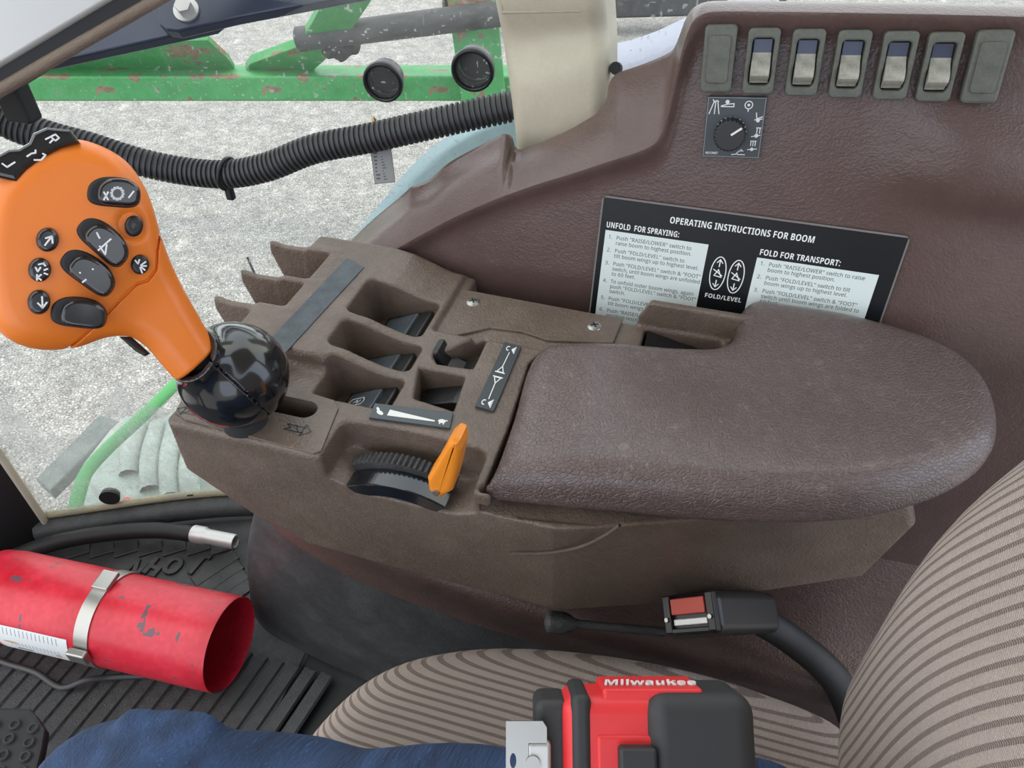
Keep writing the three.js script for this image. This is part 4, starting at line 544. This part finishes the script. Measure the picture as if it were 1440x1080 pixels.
{
  const a = atY(324, 906, 0.088), b = atY(18, 838, 0.088), X = b.clone().sub(a).normalize(), L = 0.43, R = 0.068;
  const g = thing('fire_extinguisher', 'scuffed red fire extinguisher lying on the mat in a strap bracket', 'extinguisher');
  const up = V(0, 1, 0), Z = X.clone().cross(up).normalize(), m = new THREE.Matrix4().makeBasis(Z, X, up.clone()).setPosition(a); // local y along the cylinder
  const put = (n, geo, mat, p = g) => mesh(n, geo.applyMatrix4(m), mat, p);
  const prof = [[0.001, 0.085], [0.03, 0.088], [0.05, 0.1], [R - 0.004, 0.11], [R - 0.003, 0.06], [R - 0.0025, 0], [R, 0], [R, 0.02], [R, 0.2], [R, L - 0.06], [R * 0.96, L - 0.035], [R * 0.8, L - 0.012], [R * 0.5, L], [0.022, L + 0.006], [0.001, L + 0.006]].map((p) => new THREE.Vector2(...p));
  const lg = new THREE.LatheGeometry(prof, 64); const luv = lg.attributes.uv, lp = lg.attributes.position; for (let i = 0; i < luv.count; i++) luv.setXY(i, luv.getX(i) * 0.43, lp.getY(i)); put('cylinder', lg, M.red);
  put('neck', new THREE.CylinderGeometry(0.018, 0.02, 0.05, 20).translate(0, L + 0.02, 0), M.zinc);
  put('valve_handle', new RoundedBoxGeometry(0.02, 0.09, 0.02, 2, 0.004).translate(0, L + 0.08, 0.02), M.steel);
  put('drain_nub', new THREE.ConeGeometry(0.006, 0.012, 10).translate(0.012, 0.078, 0.004), M.white);
  const band = (y0, y1, r, a0, a1, n = 40) => { const o = []; for (const y of [y0, y1]) { const row = []; for (let i = 0; i <= n; i++) { const t = a0 + (a1 - a0) * i / n; row.push(V(r * Math.cos(t), y, r * Math.sin(t))); } o.push(row); } return o; };
  put('strap', mergeGeometries([grid(band(0.178, 0.2, R + 0.0022, 0, 6.2832, 64)), grid([band(0.178, 0.2, R + 0.0022, 0, 6.2832, 64)[0], band(0.178, 0.2, R, 0, 6.2832, 64)[0]]), grid([band(0.178, 0.2, R + 0.0022, 0, 6.2832, 64)[1], band(0.178, 0.2, R, 0, 6.2832, 64)[1]])]), Object.assign(M.steel.clone(), { side: THREE.DoubleSide }));
  put('latch', new RoundedBoxGeometry(0.012, 0.03, 0.022, 2, 0.003).translate(0, 0, 0).rotateY(0.0).translate(-R - 0.004, 0.189, 0.02), M.steel); put('buckle', new RoundedBoxGeometry(0.03, 0.026, 0.008, 2, 0.002).translate(0.02, 0.189, R + 0.003), M.steel);
  const lt = canvasTex(512, 320, (c, w, h) => { c.fillStyle = '#dfe2e2'; c.fillRect(0, 0, w, h); c.strokeStyle = '#7b8184'; c.lineWidth = 3; for (let i = 0; i < 14; i++) { c.beginPath(); c.moveTo(30, 40 + i * 18); c.lineTo(120, 40 + i * 18); c.stroke(); c.beginPath(); c.moveTo(230, 60 + i * 16); c.lineTo(300, 60 + i * 16); c.stroke(); c.beginPath(); c.moveTo(400, 40 + i * 18); c.lineTo(490, 40 + i * 18); c.stroke(); } c.fillStyle = '#53585a'; c.fillRect(160, 70, 34, 70); c.fillStyle = '#c39a68'; c.beginPath(); c.ellipse(205, 260, 24, 14, 0, 0, 7); c.fill(); c.beginPath(); c.ellipse(290, 60, 16, 34, 0, 0, 7); c.fill(); });
  const lgq = new THREE.CylinderGeometry(R + 0.0008, R + 0.0008, 0.12, 30, 1, true, -2.05, 1.0); lgq.translate(0, 0.272, 0); put('label', lgq, new THREE.MeshStandardMaterial({ map: lt, roughness: 0.45, side: THREE.DoubleSide }));
  const br = thing('wire_bracket', 'dark bent wire bracket under the red extinguisher', 'bracket'); const wz = (y, w, h) => V(w, y, h).applyMatrix4(m); const side = wz(0, -1, 0).sub(wz(0, 0, 0)).z > 0 ? -1 : 1;
  mesh('wire', sweep([wz(0.14, side * 0.04, -0.078), wz(0.19, side * 0.055, -0.076), wz(0.215, side * 0.07, -0.066), wz(0.25, side * 0.085, -0.075), wz(0.3, side * 0.075, -0.07), wz(0.36, side * 0.07, -0.075), wz(0.46, side * 0.06, -0.076)], () => 0.0045, 80, 8), M.hose, br);
}
{
  const g = thing('hydraulic_hose', 'black rubber hose with a silver end fitting on the mat', 'hose'); const p = [[-120, 900], [-40, 815], [30, 779], [90, 760], [160, 749], [225, 746], [280, 752]].map(([x, y]) => atY(x, y, 0.035)); mesh('tube', sweep(p, () => 0.014, 80, 14), M.rubberDark, g);
  const a = p[6], b = atY(331, 762, 0.035), d = b.clone().sub(a).normalize(), q = new THREE.Quaternion().setFromUnitVectors(V(0, 1, 0), d), Lf = a.distanceTo(b);
  const lt = new THREE.LatheGeometry([[0.0135, -0.012], [0.0155, -0.01], [0.0155, 0.01], [0.0135, 0.014], [0.013, 0.02], [0.013, Lf], [0.0095, Lf], [0.0095, Lf - 0.03], [0, Lf - 0.031]].map((v) => new THREE.Vector2(...v)), 28); lt.applyQuaternion(q).translate(a.x, a.y, a.z); mesh('fitting', lt, M.zinc, g);
}
{
  const g = thing('foot_pedal', 'black rubber foot pedal with raised round studs', 'pedal'); const P = (px, py) => atY(px, py, 0.14); const out = [[-70, 990], [0, 993], [40, 994], [50, 1005], [62, 1024], [58, 1050], [48, 1090], [-60, 1110]].map((q) => P(...q)); mesh('pad', planPrism(out, 0.12, 0.138, 0.004), M.rubberDark, g);
  for (const [px, py] of [[21, 1019], [47, 1024], [13, 1039], [41, 1044], [36, 1064], [30, 1085], [-8, 1020], [-12, 1045], [5, 1062], [0, 1085]]) { const c = P(px, py); mesh('stud', new THREE.LatheGeometry([[0, 0.003], [0.004, 0.003], [0.0045, 0.005], [0.0065, 0.005], [0.0075, 0]].map((v) => new THREE.Vector2(...v)), 18).translate(c.x, 0.137, c.z), M.rubber, g); }
  mesh('pedal_arm', rod(V(P(-20, 1050).x, 0.125, P(-20, 1050).z), V(P(-20, 1050).x - 0.02, -0.0, P(-20, 1050).z + 0.02), 0.012), M.frame, g);
}
// ---------- corrugated harness hose across the window ----------
{
  const g = thing('corrugated_conduit', 'black corrugated wiring conduit sagging across the window', 'conduit');
  const pts = [[-60, 130, -0.59], [0, 166, -0.6], [60, 190, -0.61], [130, 208, -0.625], [190, 226, -0.635], [255, 240, -0.65], [320, 245, -0.66], [375, 235, -0.67], [440, 210, -0.685], [520, 194, -0.7], [600, 176, -0.715], [680, 158, -0.73], [740, 145, -0.74]].map(([x, y, z]) => atZ(x, y, z));
  mesh('conduit', sweep(pts, (s, u) => (0.0145 + 0.0022 * (1 - smooth(0.1, 0.3, u))) + (Math.sin(s * 2 * Math.PI / 0.0058) > 0 ? 0.0013 : -0.0013), 2200, 18), M.hose, g);
  const q = atZ(319, 244, -0.66), t1 = mesh('cable_tie', new THREE.TorusGeometry(0.0175, 0.0022, 8, 28).rotateY(Math.PI / 2), M.black, g); t1.position.copy(q); t1.rotation.z = -0.15; mesh('tie_lock', boxUV(new RoundedBoxGeometry(0.009, 0.018, 0.008, 2, 0.002)).translate(q.x, q.y - 0.021, q.z + 0.004), M.black, g);
  const tg = thing('hose_tag', 'small grey printed tag hanging from the conduit', 'tag'); const c = atZ(538, 230, -0.7); const tt = canvasTex(128, 192, (x, w, h) => { x.fillStyle = '#8f9190'; x.fillRect(0, 0, w, h); x.fillStyle = '#4d5050'; for (let i = 0; i < 9; i++) { x.fillRect(14, 20 + i * 18, 8 + (i * 37) % 20, 8); x.fillRect(60, 60 + i * 14, 6 + (i * 29) % 24, 5); } });
  const tb = mesh('tag_plate', boxUV(new RoundedBoxGeometry(0.023, 0.042, 0.001, 2, 0.0004)), M.label, tg); mesh('print', new THREE.PlaneGeometry(0.022, 0.041).translate(0, 0, 0.0007), new THREE.MeshStandardMaterial({ map: tt, roughness: 0.5 }), tb); tg.position.copy(c); tg.rotation.set(-0.5, 0.25, 0.22); const band = mesh('tag_band', new THREE.TorusGeometry(0.0172, 0.0012, 6, 24).rotateY(Math.PI / 2), M.stitch, tg); band.position.set(-0.004, 0.032, -0.004);
}
// ---------- diagonal corner post at the upper left, bracket plates outside ----------
{
  const g = thing('window_frame_bar', 'sloping black window frame bar with a tan bead and grey metal face', 'frame'); const n = ray(120, 60).normalize(), o = CAM.clone().addScaledVector(ray(120, 60), 0.72); const P = (x, y, dd = 0) => atP(x, y, o.clone().addScaledVector(n, dd), n); const up = n.clone().negate();
  mesh('rubber_seal', beam(P(-420, 345), P(930, -465), 0.046, 0.03, up, 0.008), M.frame, g);
  mesh('bead', sweep([[-420, 370], [-120, 196], [0, 127], [110, 63], [200, 12], [330, -64], [930, -424]].map(([x, y]) => P(x, y, -0.014)), () => 0.006, 30, 12), plastic(wearT([0.42, 0.36, 0.31], [0.5, 0.44, 0.38], 8), 0.5), g);
  mesh('metal_face', beam(P(-420, 277, -0.006), P(930, -520, -0.006), 0.062, 0.026, up, 0.006), M.zinc, g);
  mesh('clip', boxUV(new RoundedBoxGeometry(0.03, 0.045, 0.02, 2, 0.004)).translate(...P(22, 138, 0.03).toArray()), M.rubberDark, g);
  const b = thing('bracket_plates', 'dark blue steel bracket plates bolted together outside the window', 'bracket'); const n2 = V(0.18, 0.75, 0.62).normalize(), o2 = CAM.clone().addScaledVector(ray(300, 40), 0.8), Q = (x, y, off = 0) => atP(x, y, o2.clone().addScaledVector(n2, off), n2);
  const e1 = Q(500, 5).sub(Q(60, 95)).normalize(), e2 = n2.clone().cross(e1).normalize(), mb = new THREE.Matrix4().makeBasis(e1, e2, n2).setPosition(o2), im = mb.clone().invert(); const pl = (list, off, th) => boxUV(prism(list.map(([x, y]) => { const p = Q(x, y, off).applyMatrix4(im); return [p.x, p.y]; }).reverse(), th, 0.002)).translate(0, 0, off - th).applyMatrix4(mb);
  mesh('back_plate', pl([[-100, 20], [-100, 118], [60, 90], [300, 38], [420, -60], [100, -60]], 0, 0.014), M.navy, b);
  mesh('front_plate', pl([[228, -60], [222, 20], [224, 34], [234, 42], [250, 44], [330, 25], [620, -30], [620, -80]], 0.014, 0.014), M.navy, b);
  const bc = Q(262, 14, 0.015), hx = mesh('bolt_head', new THREE.CylinderGeometry(0.009, 0.009, 0.009, 6), M.zinc, b), ws = mesh('washer', new THREE.CylinderGeometry(0.0135, 0.0135, 0.003, 28), M.zinc, b); const qn = new THREE.Quaternion().setFromUnitVectors(V(0, 1, 0), n2); hx.quaternion.copy(qn); ws.quaternion.copy(qn); ws.position.copy(bc); hx.position.copy(bc).addScaledVector(n2, 0.006);
}
// ---------- outside: gravel, implement, fenders, tank ----------
{
  const gt = tex(1024, (u, v) => { const n = 0.35 * noise(u * 24, v * 24, 24) + 0.3 * noise(u * 90, v * 90, 90), c = voro(u, v, 120), k = hash(Math.floor(u * 240), Math.floor(v * 240)); const b = 0.48 + 0.24 * n + 0.2 * Math.min(1, c * 2) * (0.4 + 0.6 * k); const f = Math.min(1, b + (k > 0.9 ? 0.09 : k < 0.12 ? -0.09 : 0)); return [f, f * 0.985, f * 0.955]; }, true, 0.6);
  const gb = tex(512, (u, v) => { const c = Math.min(1, voro(u, v, 60) * 1.8) * (0.5 + 0.5 * noise(u * 60, v * 60, 60)); return [c, c, c]; }, false, 0.6);
  const pg = new THREE.PlaneGeometry(120, 120).rotateX(-Math.PI / 2); const uv = pg.attributes.uv; for (let i = 0; i < uv.count; i++) uv.setXY(i, uv.getX(i) * 120, uv.getY(i) * 120); pg.translate(0, -1.2, 0);
  const m = mesh('gravel_ground', pg, new THREE.MeshStandardMaterial({ map: gt, bumpMap: gb, bumpScale: 0.02, roughness: 0.95 }), scene); m.userData = { kind: 'structure', label: 'pale crushed gravel yard outside the cab', category: 'ground' };
}
{
  const g = thing('sprayer_boom_frame', 'green painted steel implement frame with rust patches standing outside', 'implement'); const P = (x, y, h) => atY(x, y, h);
  const a = P(30, 143, -0.35), b = P(740, 143, -0.35), ax = b.clone().sub(a).normalize(), back = V(ax.z, 0, -ax.x); const H = 0.125, D = 0.17; const ca = a.clone().addScaledVector(back, D / 2), cb = b.clone().addScaledVector(back, D / 2); ca.y += H / 2; cb.y += H / 2;
  mesh('main_beam', beam(ca.addScaledVector(ax, -1), cb, D, H, V(0, 1, 0), 0.012), M.green, g);
  const nb = V(-ax.z, 0, ax.x), o = a.clone().addScaledVector(back, D * 0.65); o.y = -0.22; const nP = back.clone().add(V(0, 0.9, 0)).normalize(), Q = (x, y) => atP(x, y, o, nP); const e2 = nP.clone().cross(ax).normalize(), mb = new THREE.Matrix4().makeBasis(ax, e2, nP).setPosition(o), im = mb.clone().invert(); const pl = (l, th) => { const q = l.map(([x, y]) => { const p = Q(x, y).applyMatrix4(im); return [p.x, p.y]; }); return boxUV(prism(q, th, 0.004)).translate(0, 0, -th * 0.3).applyMatrix4(mb); };
  mesh('gusset_plate', pl([[60, 100], [330, 96], [322, 82], [292, 54], [140, 60], [-60, 75], [-60, 100]], 0.03), M.green, g);
  mesh('gusset_plate', pl([[345, 96], [440, 96], [480, 60], [540, -30], [470, -30], [438, 30], [418, 62], [352, 86]], 0.05), M.green, g);
  const up = [[622, -60], [652, 152], [712, 146], [694, -60]].map(([x, y]) => atP(x, y, a.clone().addScaledVector(back, -0.1), nb.clone().add(V(0, 0.15, 0)).normalize())); const n3 = nb.clone().add(V(0, 0.15, 0)).normalize(), o3 = up[0], f2 = n3.clone().cross(ax).normalize(), m3 = new THREE.Matrix4().makeBasis(ax, f2, n3).setPosition(o3), i3 = m3.clone().invert(), pts = up.map((p) => { const q = p.clone().applyMatrix4(i3); return [q.x, q.y]; }); const hp = atP(640, 5, a.clone().addScaledVector(back, -0.1), n3).applyMatrix4(i3);
  const holes = [circ(hp.x, hp.y, 0.05, 20).slice(0, -1)]; mesh('upright', boxUV(prism(pts, 0.06, 0.006, holes)).applyMatrix4(m3), M.green, g); mesh('upright_liner', new THREE.CylinderGeometry(0.05, 0.05, 0.004, 24).rotateX(Math.PI / 2).translate(hp.x, hp.y, -0.004).applyMatrix4(m3), M.rubberDark, g);
  mesh('cross_pipe', rod(Q(420, 55), Q(760, 12), 0.055), M.rubber, g); const k = Q(472, 66); mesh('dark_pivot', nets((x, y, z) => Math.hypot(x, y * 1.3, z) - 0.09 + 0.02 * Math.sin(x * 60) * Math.sin(y * 55 + z * 50), [-0.13, -0.12, -0.13], [0.13, 0.12, 0.13], 0.01).translate(k.x + 0.02, k.y + 0.02, k.z), M.rubberDark, g);
  for (const [x, z] of [[a.x - 0.9 * ax.x, a.z - 0.9 * ax.z], [b.x, b.z]]) mesh('stand_leg', new RoundedBoxGeometry(0.08, 0.9, 0.08, 2, 0.01).translate(x + back.x * D, -0.77, z + back.z * D), M.green, g);
}
{
  // dusty blue-grey fender curving up behind the brown panel
  const arc = [[440, 400], [470, 368], [500, 330], [540, 280], [580, 232], [620, 198], [660, 176], [720, 150], [800, 120], [900, 90], [1050, 40]].map(([x, y]) => atZ(x, y, -0.98)); const c = new THREE.CatmullRomCurve3(arc).getPoints(50); const rows = [c.map((p) => V(p.x, p.y - 0.03, p.z)), c, c.map((p) => V(p.x + 0.03, p.y + 0.0, p.z + 0.02)), c.map((p) => V(p.x + 0.07, p.y - 0.14, p.z + 0.06)), c.map((p) => V(p.x + 0.1, p.y - 0.35, p.z + 0.08))];
  solo('wheel_fender', 'dusty blue-grey wheel fender curving behind the brown panel', 'fender', grid(rows), M.fender);
  const q = [[840, 66], [880, 58], [920, 45], [970, 22], [1100, -30]].map(([x, y]) => atZ(x, y, -0.86)); const c2 = new THREE.CatmullRomCurve3(q).getPoints(30); solo('rear_fender_lip', 'pale lavender fender lip between the cream post and the switch box', 'fender', grid([c2.map((p) => V(p.x, p.y - 0.02, p.z - 0.02)), c2, c2.map((p) => V(p.x, p.y - 0.012, p.z + 0.06)), c2.map((p) => V(p.x + 0.01, p.y - 0.03, p.z + 0.11))]), M.fenderPale);
  const far = solo('parked_trailer_rail', 'dark weathered rail lying far out on the gravel', 'rail', beam(atY(700, 2, -0.9), atY(1100, -8, -0.9), 0.3, 0.28, V(0, 1, 0), 0.03), M.rubber);
}
{
  const g = thing('fuel_tank', 'dusty grey-green moulded tank with ridges seen through the lower glass', 'tank'); const y = -0.35, T = (x, yy, h = y) => atY(x, yy, h);
  const pl = [[110, 650], [150, 600], [175, 578], [215, 590], [260, 560], [330, 560], [420, 640], [420, 800], [200, 800], [110, 720]].map((p) => T(...p)); mesh('body', planPrism(pl, -0.75, y, 0.03), M.tank, g);
  for (const [x0, y0, x1, y1] of [[182, 668, 200, 590], [212, 690, 222, 600], [240, 700, 246, 600], [270, 705, 272, 620]]) mesh('ridge', sweep([T(x0, y0, y), T((x0 + x1) / 2 - 6, (y0 + y1) / 2, y + 0.015), T(x1, y1, y)], () => 0.025, 24, 10), M.tank, g);
  const r = solo('green_handrail', 'bent green handrail outside the lower glass', 'handrail', sweep([[104, 722], [112, 690], [122, 664], [150, 632], [200, 586], [250, 537], [330, 460]].map(([x, yy], i) => atY(x, yy, -0.1)), () => 0.014, 60, 10), M.greenPlain);
  solo('step_plate', 'flat grey dusty step plate outside below the green handrail', 'step', planPrism([[50, 672], [140, 582], [168, 592], [70, 690]].map(([x, yy]) => atY(x, yy, -0.5)), -0.54, -0.5, 0.006), M.tyre);
  const rm = solo('red_marker', 'small faded red marker low outside the glass', 'marker', rod(atY(177, 705, -0.28), atY(186, 716, -0.28), 0.012, 0.02), M.tapeRed);
  const wire = solo('antenna_wire', 'thin grey wire standing outside past the console fins', 'wire', sweep([[348, 362], [362, 395], [378, 430], [392, 470], [440, 640]].map(([x, yy]) => atZ(x, yy, -0.95)).concat([V(-0.45, -1.2, -0.95)]), () => 0.0022, 20, 8), M.label);
}
shade(scene);
renderer.render(scene, camera);
